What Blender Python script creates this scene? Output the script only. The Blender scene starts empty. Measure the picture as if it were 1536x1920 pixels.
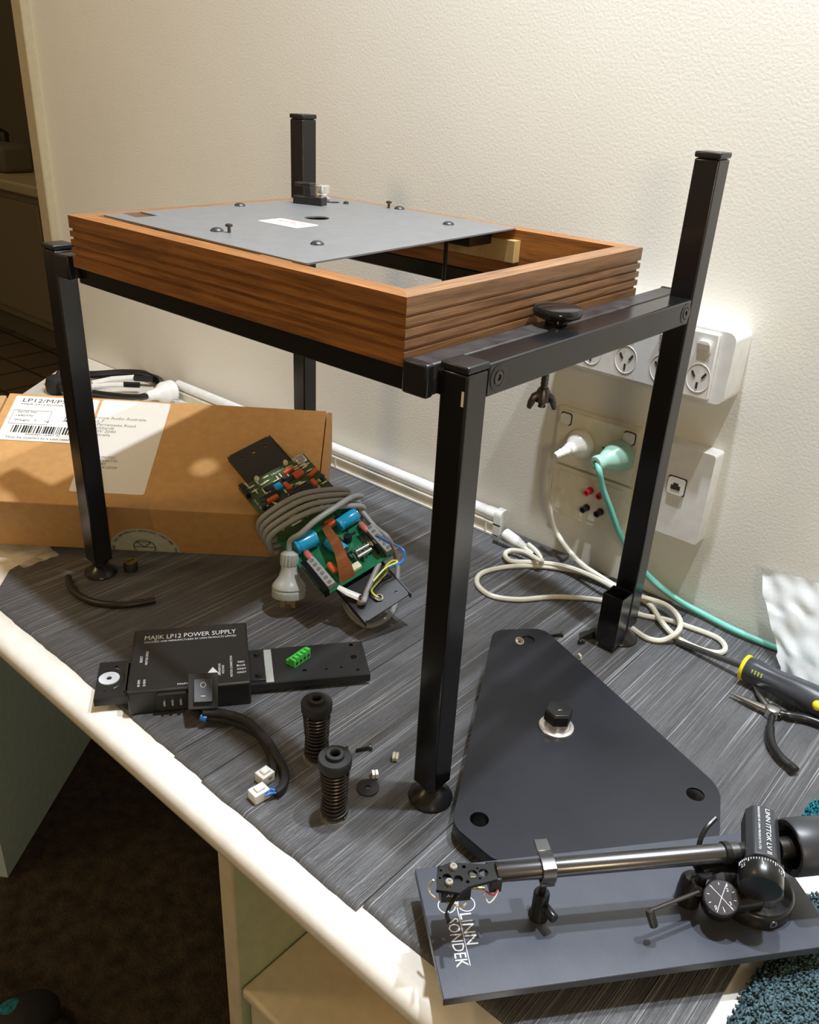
import bpy, bmesh, math, random
from mathutils import Vector as V, Matrix, noise
from mathutils.geometry import tessellate_polygon
random.seed(7)
S = bpy.context.scene
COL = S.collection
PI = math.pi

# ---------------------------------------------------------------- camera
FPX = 1596.8
CP = V((0.33397, -0.45516, 0.58614))
RR = V((0.7510607, 0.6584106, 0.0490237))
RD = V((0.3294870, -0.3094345, -0.8920138))
RF = V((-0.5721417, 0.6861092, -0.4493418))
cd = bpy.data.cameras.new('camera'); cam = bpy.data.objects.new('camera', cd); COL.objects.link(cam)
cd.sensor_fit = 'VERTICAL'; cd.sensor_height = 24.0; cd.lens = 24.0 * FPX / 1920.0
cd.clip_start = 0.01; cd.clip_end = 50
cam.matrix_world = Matrix(((RR.x, -RD.x, -RF.x, CP.x), (RR.y, -RD.y, -RF.y, CP.y), (RR.z, -RD.z, -RF.z, CP.z), (0, 0, 0, 1)))
S.camera = cam

# ---------------------------------------------------------------- light and exposure
S.view_settings.view_transform = 'Standard'; S.view_settings.look = 'None'
S.view_settings.gamma = 1.0; S.view_settings.use_curve_mapping = False
S.view_settings.exposure = 0.0
W = bpy.data.worlds.new('world'); S.world = W; W.use_nodes = True
W.node_tree.nodes['Background'].inputs[0].default_value = (1.0, 0.74, 0.42, 1)
W.node_tree.nodes['Background'].inputs[1].default_value = 0.26
def area(name, loc, size, power, color, aim=None, shape='DISK'):
    l = bpy.data.lights.new(name, 'AREA'); l.shape = shape; l.size = size; l.energy = power; l.color = color
    o = bpy.data.objects.new(name, l); COL.objects.link(o); o.location = loc
    d = V((0, 0, -1)) if aim is None else (V(aim) - V(loc))
    o.rotation_euler = d.to_track_quat('-Z', 'Y').to_euler()
    return o
area('ceiling_downlight', (-0.05, 0.17, 1.65), 0.05, 23, (0.88, 0.94, 1.0))
area('ceiling_downlight', (0.31, 0.29, 1.65), 0.05, 21, (0.88, 0.94, 1.0))
area('warm_room_lamp', (1.15, -0.95, 0.80), 0.32, 5, (1.0, 0.78, 0.48), (-0.1, 0.3, 0.35))

area('warm_ceiling_lamp', (-1.25, -.95, 1.55), 0.35, 7, (1.0, 0.70, 0.36), (-1.25, .5, .1))

# ---------------------------------------------------------------- helpers
def ray(u, v):
    return RR * ((u - 768) / FPX) + RD * ((v - 960) / FPX) + RF
def Z(u, v, z=0.0):
    r = ray(u, v); return CP + r * ((z - CP.z) / r.z)
def ZC(u, v, z=0.0):
    """like Z but never inside the wall"""
    p = Z(u, v, z); return p if p.y < .478 else Y(u, v, .478)
def Y(u, v, y):
    r = ray(u, v); return CP + r * ((y - CP.y) / r.y)
def onpl(u, v, o, n):
    r = ray(u, v); return CP + r * ((V(o) - CP).dot(n) / r.dot(n))
def frame(o, x, y):
    x = V(x).normalized(); y = V(y); z = x.cross(y).normalized(); y = z.cross(x)
    return Matrix(((x.x, y.x, z.x, o[0]), (x.y, y.y, z.y, o[1]), (x.z, y.z, z.z, o[2]), (0, 0, 0, 1)))
ROOT = {}
def tag(o, label=None, cat=None, group=None, kind=None):
    if label: o['label'] = label
    if cat: o['category'] = cat
    if group: o['group'] = group
    if kind: o['kind'] = kind
    return o
def thing(name, loc, label, cat, group=None):
    o = bpy.data.objects.new(name, None); COL.objects.link(o); o.location = loc
    o.empty_display_size = 0.02
    ROOT[o.name] = V(loc)
    return tag(o, label, cat, group)
def rootloc(o):
    while o is not None:
        if o.name in ROOT: return ROOT[o.name]
        o = o.parent
    return V((0, 0, 0))
def catmull(pts, n=8, closed=False):
    pts = [V(p) for p in pts]; out = []; N = len(pts)
    rng = N if closed else N - 1
    for i in range(rng):
        if closed: p0, p1, p2, p3 = pts[i-1], pts[i], pts[(i+1) % N], pts[(i+2) % N]
        else: p0, p1, p2, p3 = pts[max(i-1, 0)], pts[i], pts[i+1], pts[min(i+2, N-1)]
        for k in range(n):
            t = k / n
            out.append(0.5 * ((2*p1) + (p2-p0)*t + (2*p0-5*p1+4*p2-p3)*t*t + (3*p1-p0-3*p2+p3)*t*t*t))
    if not closed: out.append(pts[-1])
    return out
class MB:
    """collects shapes in one mesh; M maps local to world"""
    def __init__(s, M=None):
        s.v = []; s.f = []; s.M = M if M else Matrix()
    def add(s, vs, fs):
        b = len(s.v); s.v += [s.M @ V(p) for p in vs]; s.f += [[b + i for i in f] for f in fs]; return s
    def box(s, c, d, R=None):
        x, y, z = d[0]/2, d[1]/2, d[2]/2
        vs = [V((a*x, b*y, e*z)) for a in (-1, 1) for b in (-1, 1) for e in (-1, 1)]
        if R is not None: vs = [R @ p for p in vs]
        vs = [p + V(c) for p in vs]
        return s.add(vs, [(0,1,3,2),(4,6,7,5),(0,4,5,1),(2,3,7,6),(0,2,6,4),(1,5,7,3)])
    def mm(s, a, b):
        return s.box([(a[i]+b[i])/2 for i in range(3)], [abs(b[i]-a[i]) for i in range(3)])
    def rings(s, rings, cap=True, closed=False):
        n = len(rings[0]); vs = [p for r in rings for p in r]; fs = []
        m = len(rings)
        for i in range(m if closed else m-1):
            a = i*n; b = ((i+1) % m)*n
            for j in range(n):
                k = (j+1) % n
                fs.append((a+j, a+k, b+k, b+j))
        if cap and not closed:
            fs.append(tuple(range(n))[::-1]); fs.append(tuple(range((m-1)*n, m*n)))
        return s.add(vs, fs)
    def lathe(s, o, ax, prof, n=28, cap=True):
        ax = V(ax).normalized(); a = ax.orthogonal().normalized(); b = ax.cross(a); o = V(o)
        return s.rings([[o + ax*h + (a*math.cos(2*PI*j/n) + b*math.sin(2*PI*j/n))*r for j in range(n)] for r, h in prof], cap)
    def cyl(s, p0, p1, r, r1=None, n=20, cap=True):
        p0 = V(p0); p1 = V(p1); return s.lathe(p0, p1-p0, [(r, 0), (r if r1 is None else r1, (p1-p0).length)], n, cap)
    def tube(s, path, r, n=10, closed=False, flat=1.0):
        path = [V(p) for p in path]; rings = []; prev = None; N = len(path)
        for i, p in enumerate(path):
            t = (path[(i+1) % N] - path[i-1]) if closed else (path[min(i+1, N-1)] - path[max(i-1, 0)])
            if t.length < 1e-9: t = V((0, 0, 1))
            t.normalize()
            if prev is None: a = (V((0,0,1)) if abs(t.z) < .9 else V((1,0,0)))
            else: a = prev
            a = (a - t*a.dot(t)).normalized(); prev = a; b = t.cross(a)
            rr = r[i] if isinstance(r, list) else r
            rings.append([p + a*math.cos(2*PI*j/n)*rr*flat + b*math.sin(2*PI*j/n)*rr for j in range(n)])
        return s.rings(rings, True, closed)
    def prism(s, poly, z0, z1, holes=()):
        loops = [list(poly)] + [list(h) for h in holes]
        flat = [p for l in loops for p in l]; N = len(flat)
        tri = tessellate_polygon([[V((p[0], p[1], 0)) for p in l] for l in loops])
        vs = [(p[0], p[1], z0) for p in flat] + [(p[0], p[1], z1) for p in flat]
        fs = [tuple(t) for t in tri] + [tuple(N+i for i in t)[::-1] for t in tri]
        b = 0
        for l in loops:
            m = len(l)
            for i in range(m): j = (i+1) % m; fs.append((b+i, b+j, N+b+j, N+b+i))
            b += m
        return s.add(vs, fs)
    def sphere(s, c, r, n=12, sc=(1, 1, 1)):
        c = V(c); rings = []
        for i in range(1, n):
            a = PI*i/n
            rings.append([c + V((math.sin(a)*math.cos(2*PI*j/(2*n))*r*sc[0], math.sin(a)*math.sin(2*PI*j/(2*n))*r*sc[1], math.cos(a)*r*sc[2])) for j in range(2*n)])
        return s.rings(rings)
    def build(s, name, mat, parent=None, bevel=0, seg=2, angle=40, label=None):
        me = bpy.data.meshes.new(name); off = rootloc(parent) if parent else V((0, 0, 0))
        me.from_pydata([p - off for p in s.v], [], s.f)
        bm = bmesh.new(); bm.from_mesh(me)
        bmesh.ops.recalc_face_normals(bm, faces=bm.faces); bm.to_mesh(me); bm.free()
        me.materials.append(mat)
        for p in me.polygons: p.use_smooth = True
        me.set_sharp_from_angle(angle=math.radians(angle))
        o = bpy.data.objects.new(name, me); COL.objects.link(o)
        if parent: o.parent = parent
        if bevel:
            m = o.modifiers.new('bevel', 'BEVEL'); m.width = bevel; m.segments = seg; m.limit_method = 'ANGLE'; m.angle_limit = math.radians(40)
        if label: o['label'] = label
        return o
def solo(name, mb, mat, loc, label, cat, group=None, bevel=0, seg=2, angle=40):
    """a thing that is one mesh"""
    off = V(loc); mb.v = [p - off for p in mb.v]
    o = mb.build(name, mat, None, bevel, seg, angle); o.location = loc; ROOT[o.name] = off
    return tag(o, label, cat, group)
def struct(name, mb, mat, **k):
    o = mb.build(name, mat, None, **k); o['kind'] = 'structure'; return o
def textmesh(items, mat, name, parent, thick=0.00015):
    """items: (string, size, frame matrix, align) -> one mesh"""
    allv = []; allf = []
    for (st, size, M, al) in items:
        fit = size if isinstance(size, tuple) else None
        c = bpy.data.curves.new('lettering', 'FONT'); c.body = st; c.size = 1.0 if fit else size; c.align_x = al; c.extrude = 0.0 if fit else thick
        c.resolution_u = 2
        o = bpy.data.objects.new('lettering', c); COL.objects.link(o)
        dg = bpy.context.evaluated_depsgraph_get(); me = bpy.data.meshes.new_from_object(o.evaluated_get(dg))
        if fit:
            xs = [v.co.x for v in me.vertices]; xm0 = min(xs); kx = fit[0]/(max(xs)-xm0); ky = fit[1]/.70
            for v in me.vertices: v.co = V(((v.co.x-xm0)*kx, v.co.y*ky, 0.0))
        b = len(allv); allv += [M @ v.co for v in me.vertices]; allf += [[b+i for i in p.vertices] for p in me.polygons]
        bpy.data.objects.remove(o); bpy.data.curves.remove(c); bpy.data.meshes.remove(me)
    m = MB(); m.v = allv; m.f = allf
    return m.build(name, mat, parent)
def circ(cx, cy, r, n=24): return [(cx + r*math.cos(2*PI*i/n), cy + r*math.sin(2*PI*i/n)) for i in range(n)]
def rrect(x0, y0, x1, y1, r, n=5):
    o = []
    for cx, cy, a0 in ((x1-r, y1-r, 0), (x0+r, y1-r, 90), (x0+r, y0+r, 180), (x1-r, y0+r, 270)):
        for k in range(n+1):
            a = math.radians(a0 + 90*k/n); o.append((cx + r*math.cos(a), cy + r*math.sin(a)))
    return o
def roundpoly(pts, r, n=5):
    out = []; N = len(pts); rs = r if isinstance(r, (list, tuple)) else [r]*N
    for i in range(N):
        p = V(pts[i]); a = (V(pts[i-1]) - p); b = (V(pts[(i+1) % N]) - p); rr = min(rs[i], a.length*.45, b.length*.45)
        p0 = p + a.normalized()*rr; p1 = p + b.normalized()*rr
        for k in range(n+1):
            t = k/n; out.append(tuple((p0*(1-t)**2 + p*2*t*(1-t) + p1*t*t)))
    return out

# ---------------------------------------------------------------- materials
def mat(name, col, rough=0.5, metal=0.0, bump=None, var=None, coat=0.0, trans=0.0, alpha=None, spec=None, ior=None):
    """bump=(scale,strength,dist); var=(scale,amount,(sx,sy,sz))"""
    m = bpy.data.materials.new(name); m.use_nodes = True; nt = m.node_tree; N = nt.nodes; Lk = nt.links
    b = N['Principled BSDF']
    b.inputs['Base Color'].default_value = (*col, 1); b.inputs['Roughness'].default_value = rough; b.inputs['Metallic'].default_value = metal
    b.inputs['Coat Weight'].default_value = coat; b.inputs['Transmission Weight'].default_value = trans
    if alpha is not None: b.inputs['Alpha'].default_value = alpha
    if spec is not None: b.inputs['Specular IOR Level'].default_value = spec
    if ior: b.inputs['IOR'].default_value = ior
    tc = N.new('ShaderNodeTexCoord')
    def noisy(scale, sc=(1, 1, 1), detail=4):
        mp = N.new('ShaderNodeMapping'); mp.inputs['Scale'].default_value = sc; Lk.new(tc.outputs['Object'], mp.inputs[0])
        n = N.new('ShaderNodeTexNoise'); n.inputs['Scale'].default_value = scale; n.inputs['Detail'].default_value = detail
        Lk.new(mp.outputs[0], n.inputs['Vector']); return n
    if var is None: var = (60, 0.06, (1, 1, 1))
    if var:
        n = noisy(var[0], var[2] if len(var) > 2 else (1, 1, 1))
        r = N.new('ShaderNodeValToRGB'); r.color_ramp.elements[0].position = .3; r.color_ramp.elements[1].position = .7
        lo = 1 - var[1]; hi = 1 + var[1]
        r.color_ramp.elements[0].color = (*[c*lo for c in col], 1); r.color_ramp.elements[1].color = (*[min(1, c*hi) for c in col], 1)
        Lk.new(n.outputs['Fac'], r.inputs[0]); Lk.new(r.outputs[0], b.inputs['Base Color'])
    if bump:
        n = noisy(bump[0], bump[3] if len(bump) > 3 else (1, 1, 1), 6)
        bp = N.new('ShaderNodeBump'); bp.inputs['Strength'].default_value = bump[1]; bp.inputs['Distance'].default_value = bump[2]
        Lk.new(n.outputs['Fac'], bp.inputs['Height']); Lk.new(bp.outputs[0], b.inputs['Normal'])
    return m
def wood(name, axis, dark, light):
    m = bpy.data.materials.new(name); m.use_nodes = True; nt = m.node_tree; N = nt.nodes; Lk = nt.links; b = N['Principled BSDF']
    tc = N.new('ShaderNodeTexCoord'); mp = N.new('ShaderNodeMapping'); Lk.new(tc.outputs['Object'], mp.inputs[0])
    mp.inputs['Scale'].default_value = (5, 90, 90) if axis == 'x' else (90, 5, 90)
    n1 = N.new('ShaderNodeTexNoise'); n1.inputs['Scale'].default_value = 1.6; n1.inputs['Detail'].default_value = 5; n1.inputs['Distortion'].default_value = 1.4
    Lk.new(mp.outputs[0], n1.inputs['Vector'])
    n2 = N.new('ShaderNodeTexNoise'); n2.inputs['Scale'].default_value = 9; n2.inputs['Detail'].default_value = 2; Lk.new(mp.outputs[0], n2.inputs['Vector'])
    mx = N.new('ShaderNodeMath'); mx.operation = 'MULTIPLY_ADD'; mx.inputs[1].default_value = .3; Lk.new(n2.outputs['Fac'], mx.inputs[0]); Lk.new(n1.outputs['Fac'], mx.inputs[2])
    r = N.new('ShaderNodeValToRGB'); e = r.color_ramp.elements; e[0].position = .42; e[1].position = .82
    e[0].color = (*dark, 1); e[1].color = (*light, 1); Lk.new(mx.outputs[0], r.inputs[0]); Lk.new(r.outputs[0], b.inputs['Base Color'])
    b.inputs['Roughness'].default_value = .42
    bp = N.new('ShaderNodeBump'); bp.inputs['Strength'].default_value = .15; bp.inputs['Distance'].default_value = .0006
    Lk.new(n2.outputs['Fac'], bp.inputs['Height']); Lk.new(bp.outputs[0], b.inputs['Normal'])
    return m
def matmat():
    """dark embossed vinyl with fine ribs running front to back"""
    m = bpy.data.materials.new('ribbed_vinyl'); m.use_nodes = True; nt = m.node_tree; N = nt.nodes; Lk = nt.links; b = N['Principled BSDF']
    tc = N.new('ShaderNodeTexCoord')
    def ns(sc, scale, det=3):
        mp = N.new('ShaderNodeMapping'); mp.inputs['Scale'].default_value = sc; Lk.new(tc.outputs['Object'], mp.inputs[0])
        n = N.new('ShaderNodeTexNoise'); n.inputs['Scale'].default_value = scale; n.inputs['Detail'].default_value = det; Lk.new(mp.outputs[0], n.inputs['Vector']); return n
    def ramp(src, a, b_):
        r = N.new('ShaderNodeValToRGB'); r.color_ramp.elements[0].position = a; r.color_ramp.elements[1].position = b_; Lk.new(src, r.inputs[0]); return r.outputs[0]
    def mth(op, x, y, z=None):
        q = N.new('ShaderNodeMath'); q.operation = op
        for k, vv in enumerate((x, y, z)):
            if vv is None: continue
            if isinstance(vv, (int, float)): q.inputs[k].default_value = vv
            else: Lk.new(vv, q.inputs[k])
        return q.outputs[0]
    fine = ramp(ns((560, 3.2, 3), 1.0, 1).outputs['Fac'], .53, .62)      # single ribs about 2-4 mm apart
    fine2 = ramp(ns((1100, 6, 3), 1.0, 1).outputs['Fac'], .50, .64)
    grp = ramp(ns((60, 5, 3), 1.0, 3).outputs['Fac'], .38, .60)        # groups of ribs
    mot = ns((1, 1, 1), 14, 5).outputs['Fac']; grain = ns((500, 120, 50), 1.0, 2).outputs['Fac']
    rib = mth('MULTIPLY', fine, grp); rib2 = mth('MULTIPLY', fine2, grp)
    h = mth('MULTIPLY_ADD', rib2, .5, rib)
    t = mth('MULTIPLY_ADD', mot, .28, mth('MULTIPLY', h, .62))
    t = mth('MULTIPLY_ADD', grain, .14, t)
    col = N.new('ShaderNodeValToRGB'); e = col.color_ramp.elements; e[0].position = .08; e[1].position = 1
    e[0].color = (.046, .047, .052, 1); e[1].color = (.34, .34, .35, 1); Lk.new(t, col.inputs[0]); Lk.new(col.outputs[0], b.inputs['Base Color'])
    b.inputs['Roughness'].default_value = .42
    hh_ = mth('MULTIPLY_ADD', grain, .35, h)
    bp = N.new('ShaderNodeBump'); bp.inputs['Strength'].default_value = 1.0; bp.inputs['Distance'].default_value = .0018
    Lk.new(hh_, bp.inputs['Height']); Lk.new(bp.outputs[0], b.inputs['Normal'])
    return m
def wallmat():
    m = mat('painted_plaster', (.765, .755, .70), .55, bump=(300, .34, .0010), var=(3, .03))
    return m
def carpetmat():
    m = mat('brown_carpet', (.050, .034, .020), .95, bump=(260, 1, .008), var=(38, .55))
    return m
def tilemat():
    m = bpy.data.materials.new('dark_tile'); m.use_nodes = True; nt = m.node_tree; N = nt.nodes; b = N['Principled BSDF']
    tc = N.new('ShaderNodeTexCoord'); br = N.new('ShaderNodeTexBrick'); br.inputs['Scale'].default_value = 2.2; br.offset = 0
    br.inputs['Color1'].default_value = (.11, .08, .05, 1); br.inputs['Color2'].default_value = (.10, .075, .045, 1); br.inputs['Mortar'].default_value = (.03, .022, .015, 1)
    br.inputs['Mortar Size'].default_value = .02; br.inputs['Row Height'].default_value = .5
    nt.links.new(tc.outputs['Object'], br.inputs[0]); nt.links.new(br.outputs[0], b.inputs['Base Color']); b.inputs['Roughness'].default_value = .5
    return m
M = dict(
 wall=wallmat(), vinyl=matmat(), carpet=carpetmat(), tile=tilemat(),
 white=mat('white_laminate', (.80, .77, .71), .32), leg=mat('grey_blue_laminate', (.58, .74, .80), .5), cream=mat('cream_board', (.66, .60, .46), .5),
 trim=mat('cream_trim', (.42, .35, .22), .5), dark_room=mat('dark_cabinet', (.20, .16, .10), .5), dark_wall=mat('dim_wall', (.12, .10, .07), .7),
 steel_black=mat('satin_black_steel', (.006, .006, .007), .20, spec=.6, bump=(300, .03, .0003)), powder=mat('black_powdercoat', (.013, .013, .014), .42, bump=(900, .25, .0003)),
 plastic=mat('black_plastic', (.012, .012, .013), .28), nickel=mat('nickel', (.85, .82, .70), .35, .6), gloss=mat('glossy_black', (.010, .010, .011), .12), rubber=mat('black_rubber', (.015, .015, .016), .6, bump=(700, .2, .0004)),
 dusty=mat('dusty_black', (.030, .027, .028), .36, var=(60, .55), bump=(500, .2, .0004)),
 satin=mat('blue_black_metal', (.017, .018, .024), .36, var=(9, .3, (1, 1, 1)), metal=.2), board=mat('black_armboard', (.060, .067, .088), .33, bump=(1400, .25, .0003)),  # armboard's blue tint puts a bluish reflection into its base colour
 wx=wood('walnut_lengthwise', 'x', (.15, .052, .010), (.36, .145, .036)), wy=wood('walnut_crosswise', 'y', (.115, .052, .020), (.30, .155, .070)),
 palewood=mat('pale_wood', (.52, .34, .14), .5, var=(60, .2, (1, 1, .2))),
 plate=mat('brushed_grey_steel', (.225, .23, .24), .42, metal=.45, bump=(60, .15, .0004, (2, 60, 1))),
 chrome=mat('polished_metal', (.86, .84, .80), .22, .85), steel=mat('steel', (.45, .44, .42), .3, 1.0), brass=mat('brass', (.55, .40, .18), .32, 1.0), armtube=mat('arm_tube_metal', (.17, .17, .175), .26, .9), darksteel=mat('dark_steel', (.10, .09, .085), .35, .9),
 screw=mat('grey_screw_head', (.06, .06, .065), .4, .6),
 card=mat('brown_cardboard', (.56, .31, .115), .75, var=(90, .07), bump=(120, .08, .0006)), cardedge=mat('cardboard_edge', (.50, .32, .15), .8), tape=mat('clear_brown_tape', (.70, .46, .22), .2, alpha=.2),
 paper=mat('white_paper', (.82, .80, .76), .5, var=False), ink=mat('black_ink', (.012, .012, .012), .6, var=False), greyink=mat('grey_ink', (.22, .21, .20), .6, var=False), redink=mat('red_ink', (.70, .10, .09), .6, var=False),
 seal=mat('pale_green_seal', (.52, .54, .46), .35), whiteink=mat('white_ink', (.80, .82, .86), .5, var=False),
 plug=mat('white_plastic', (.80, .80, .77), .25), plate_white=mat('aged_white_plastic', (.76, .76, .74), .25), ivory=mat('ivory_plastic', (.78, .755, .62), .25), cordwhite=mat('white_cord', (.66, .63, .52), .4),
 tealp=mat('pale_teal_plastic', (.36, .62, .50), .3), tealc=mat('teal_cord', (.18, .56, .47), .4), greyplug=mat('grey_plastic', (.40, .43, .42), .3), greycord=mat('grey_cord', (.27, .27, .265), .42),
 pcb=mat('green_circuit_board', (.055, .10, .035), .3, var=(40, .2)), pcb2=mat('bright_green_circuit_board', (.012, .15, .065), .25, var=(50, .2)), bluecan=mat('blue_sleeve', (.012, .30, .55), .22), orange=mat('orange_component', (.62, .11, .03), .35),
 copper=mat('copper_tape', (.36, .13, .05), .16, .5, alpha=.93, bump=(90, .5, .001)), pink=mat('pink_component', (.50, .13, .12), .4), cream2=mat('cream_component', (.75, .70, .50), .4), silver=mat('tinned_metal', (.68, .68, .66), .25, .9), termgrey=mat('grey_terminal', (.28, .29, .29), .4),
 bluewire=mat('blue_wire', (.03, .22, .70), .35), yellowwire=mat('yellow_green_wire', (.50, .52, .06), .4), brownwire=mat('brown_wire', (.22, .09, .06), .4), redwire=mat('red_wire', (.6, .06, .06), .4),
 green=mat('green_connector', (.06, .50, .07), .35), yellow=mat('yellow_plastic', (.85, .72, .02), .35), washer=mat('pale_washer', (.62, .66, .72), .4),
 handle=mat('dark_grey_rubber', (.035, .038, .045), .38), lime=mat('lime_print', (.55, .58, .10), .5, var=False),
 film=mat('clear_plastic_film', (.90, .94, 1.0), .16, alpha=.5, bump=(60, .35, .002)), thinfilm=mat('thin_clear_film', (.9, .88, .80), .12, alpha=.35, bump=(50, 1, .004)),
 tubeglass=mat('translucent_tube', (.88, .89, .90), .12, alpha=.85), towel=mat('blue_grey_fleece', (.065, .115, .135), .9, var=(160, .7)), teal_knit=mat('teal_knit', (.01, .17, .22), .9, var=(200, .5)),
 red_post=mat('red_post', (.55, .02, .04), .3), hose=mat('dark_hose', (.02, .016, .012), .4), orange_dot=mat('orange_sticker', (.85, .22, .06), .5), ochre=mat('ochre_cardboard', (.62, .33, .05), .7), dial=mat('dial_face', (.10, .095, .105), .28, .6),
 seam=mat('dark_seam', (.01, .01, .01), .8), shadegreen=mat('pale_green_laminate', (.42, .50, .36), .45), slot=mat('dark_slot', (.03, .028, .02), .6))

# ---------------------------------------------------------------- the setting
struct('wall_back', MB().mm((-1.475, .49, -.74), (4.0, .60, 1.9)), M['wall'])
struct('floor', MB().mm((-1.75, -4.5, -.78), (4.0, .49, -.74)), M['carpet'])
struct('floor_tile', MB().mm((-6.5, -4.5, -.78), (-1.75, 3.0, -.74)), M['tile'])
t1 = MB(); t1.mm((-1.515, .472, -.74), (-1.475, .62, 1.9)); t1.mm((-1.535, .50, -.74), (-1.515, .60, 1.9)); struct('trim_1', t1, M['trim'], bevel=.004)
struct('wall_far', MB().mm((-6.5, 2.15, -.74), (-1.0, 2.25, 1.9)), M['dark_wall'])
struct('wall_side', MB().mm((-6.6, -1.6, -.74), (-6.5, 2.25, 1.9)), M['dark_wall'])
lp = solo('strike_plate', MB().box((-1.518, .492, .425), (.012, .02, .075)), M['darksteel'], (-1.518, .492, .425), 'dark metal latch strike plate on the door frame at the left', 'latch', bevel=.002)
# cabinet in the dark room beyond the door frame
cb = thing('vanity_cabinet', (-4.2, 1.85, -.74), 'dim cream cabinet with pale bench top in the dark room beyond the door frame', 'cabinet')
zt = Y(40, 345, 1.56).z
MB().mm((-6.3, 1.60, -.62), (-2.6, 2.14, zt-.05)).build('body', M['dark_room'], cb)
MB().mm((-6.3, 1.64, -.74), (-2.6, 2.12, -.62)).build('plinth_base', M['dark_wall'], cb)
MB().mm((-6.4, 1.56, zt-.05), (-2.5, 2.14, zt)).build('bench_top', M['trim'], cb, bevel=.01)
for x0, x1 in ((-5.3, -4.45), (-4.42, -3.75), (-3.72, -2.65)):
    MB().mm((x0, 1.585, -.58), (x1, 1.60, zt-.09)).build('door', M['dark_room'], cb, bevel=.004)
tp = Y(12, 300, 1.95); tz = zt
m = MB(); m.cyl((tp.x, 1.95, tz), (tp.x, 1.95, tz+.16), .03); m.tube(catmull([(tp.x, 1.98, tz+.14), (tp.x, 1.93, tz+.17), (tp.x, 1.90, tz+.12)]), .012)
solo('bench_tap', m, M['darksteel'], (tp.x, 1.95, tz), 'small dark tap on the bench top in the dark room', 'tap')
bx = Y(60, 330, 1.9); m = MB(); m.mm((bx.x-.35, 1.68, tz), (bx.x+.15, 1.85, tz+.13)); solo('bench_tray', m, M['dark_wall'], (bx.x-.1, 1.77, tz), 'low dark tray on the bench top in the dark room', 'tray', bevel=.02)

# ---------------------------------------------------------------- desk
desk = thing('desk', (-.4, .17, -.74), 'long white desk with rounded front edge and slanted left end under the dark mat', 'desk')
x_l0, x_l1 = -1.425, -.955
prof = [(-.148, -.016), (-.147, -.008), (-.143, -.003), (-.137, -.0005), (-.13, 0), (.488, 0), (.488, -.034), (-.128, -.034), (-.136, -.032), (-.143, -.027), (-.147, -.021)]
def xl(y): return -1.285 + (y - .273) * (-.097/.129)
m = MB(); m.rings([[(xl(y), y, z) for y, z in prof], [(1.3, y, z) for y, z in prof]]); m.build('desk_top', M['white'], desk)
dd = V((-.097, .129, 0)).normalized(); fr = frame((-.883, -.0785, -.74), dd, (0, 0, 1))
m = MB(fr); m.mm((0, 0, -.018), (.62, .705, 0)); m.build('end_panel', M['leg'], desk)
MB().mm((-.158, -.118, -.74), (-.140, .45, -.034)).build('support_panel', M['shadegreen'], desk, bevel=.001)
MB().mm((-.1585, -.1205, -.74), (-.1395, -.118, -.034)).build('edge_strip', M['cream'], desk)
MB().mm((-.88, .455, -.45), (-.158, .470, -.034)).build('modesty_panel', M['leg'], desk)
solo('orange_sticker', MB().lathe(Z(90, 720, 0), (0, 0, 1), [(.009, 0), (.009, .0006)]), M['orange_dot'], Z(90, 720, 0), 'small orange dot sticker on the white desk top near its left end', 'sticker')

# mat laid in strips on the desk
def strip(x0, x1, yf, wall, label, yb=.485, leftcut=None, lift=.0):
    th = .0035
    fp = [(yf, -.0035), (yf+.001, .0005), (yf+.004, .003), (yf+.009, th)]
    if wall: bp = [(.440, th), (.458, th), (.470, th+.0005), (.479, th+.001), (.4855, th+.002)]
    else: bp = [(.30, th), (yb, th)]
    top = fp + [(yf+.05, th), (0.1, th), (.25, th)] + bp
    n = max(2, int((x1-x0)/.01)); rings = []
    for i in range(n+1):
        x = x0 + (x1-x0)*i/n
        w = .0012*noise.noise(V((x*30, 3.3, 0))) + .0009*noise.noise(V((x*90, 1.3, 0)))
        r = []
        for k, (y, z) in enumerate(top):
            yy = y + (w*1.2 if k < 5 else 0)
            if wall and k >= len(top)-3: z = z + .0004*noise.noise(V((x*12, 7, 0)))*(k-len(top)+4)
            xx = x
            if leftcut: 
                if x < leftcut(yy): xx = leftcut(yy)
            r.append((xx, yy, z+lift))
        bot = [(p[0], p[1]+(.0012 if k >= len(top)-2 and wall else 0), max(p[2]-.003, .0001) if p[1] > -.1 else p[2]-.003) for k, p in enumerate(r)]
        rings.append(r + bot[::-1])
    m = MB(); m.rings(rings)
    return solo('desk_mat_strip', m, M['vinyl'], ((x0+x1)/2, yf, 0), label, 'mat', 'dark ribbed mat strips on the desk', angle=60)
strip(-.70, -.2245, -.1165, False, 'leftmost dark ribbed mat strip, with a slanted left end beneath the cardboard box', .47, lambda y: -.634 - max(0, y+.083)*1.1 + max(0, -.083-y)*1.1)
strip(-.2235, -.1795, -.1185, False, 'narrow dark ribbed mat strip between the white connectors and the desk edge', .475)
strip(-.1785, .0215, -.1205, True, 'dark ribbed mat strip under the two springs and the near jig foot')
strip(.0225, .266, -.114, True, 'rightmost dark ribbed mat strip, under the black triangular plate and the tonearm board')

m = MB(); m.mm((-.262, .448, .0036), (-.158, .4875, .0100)); solo('mat_offcut', m, M['vinyl'], (-.21, .47, .0036), 'small dark mat offcut lying against the wall past the end of the strip light', 'mat', bevel=.0015)
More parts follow.
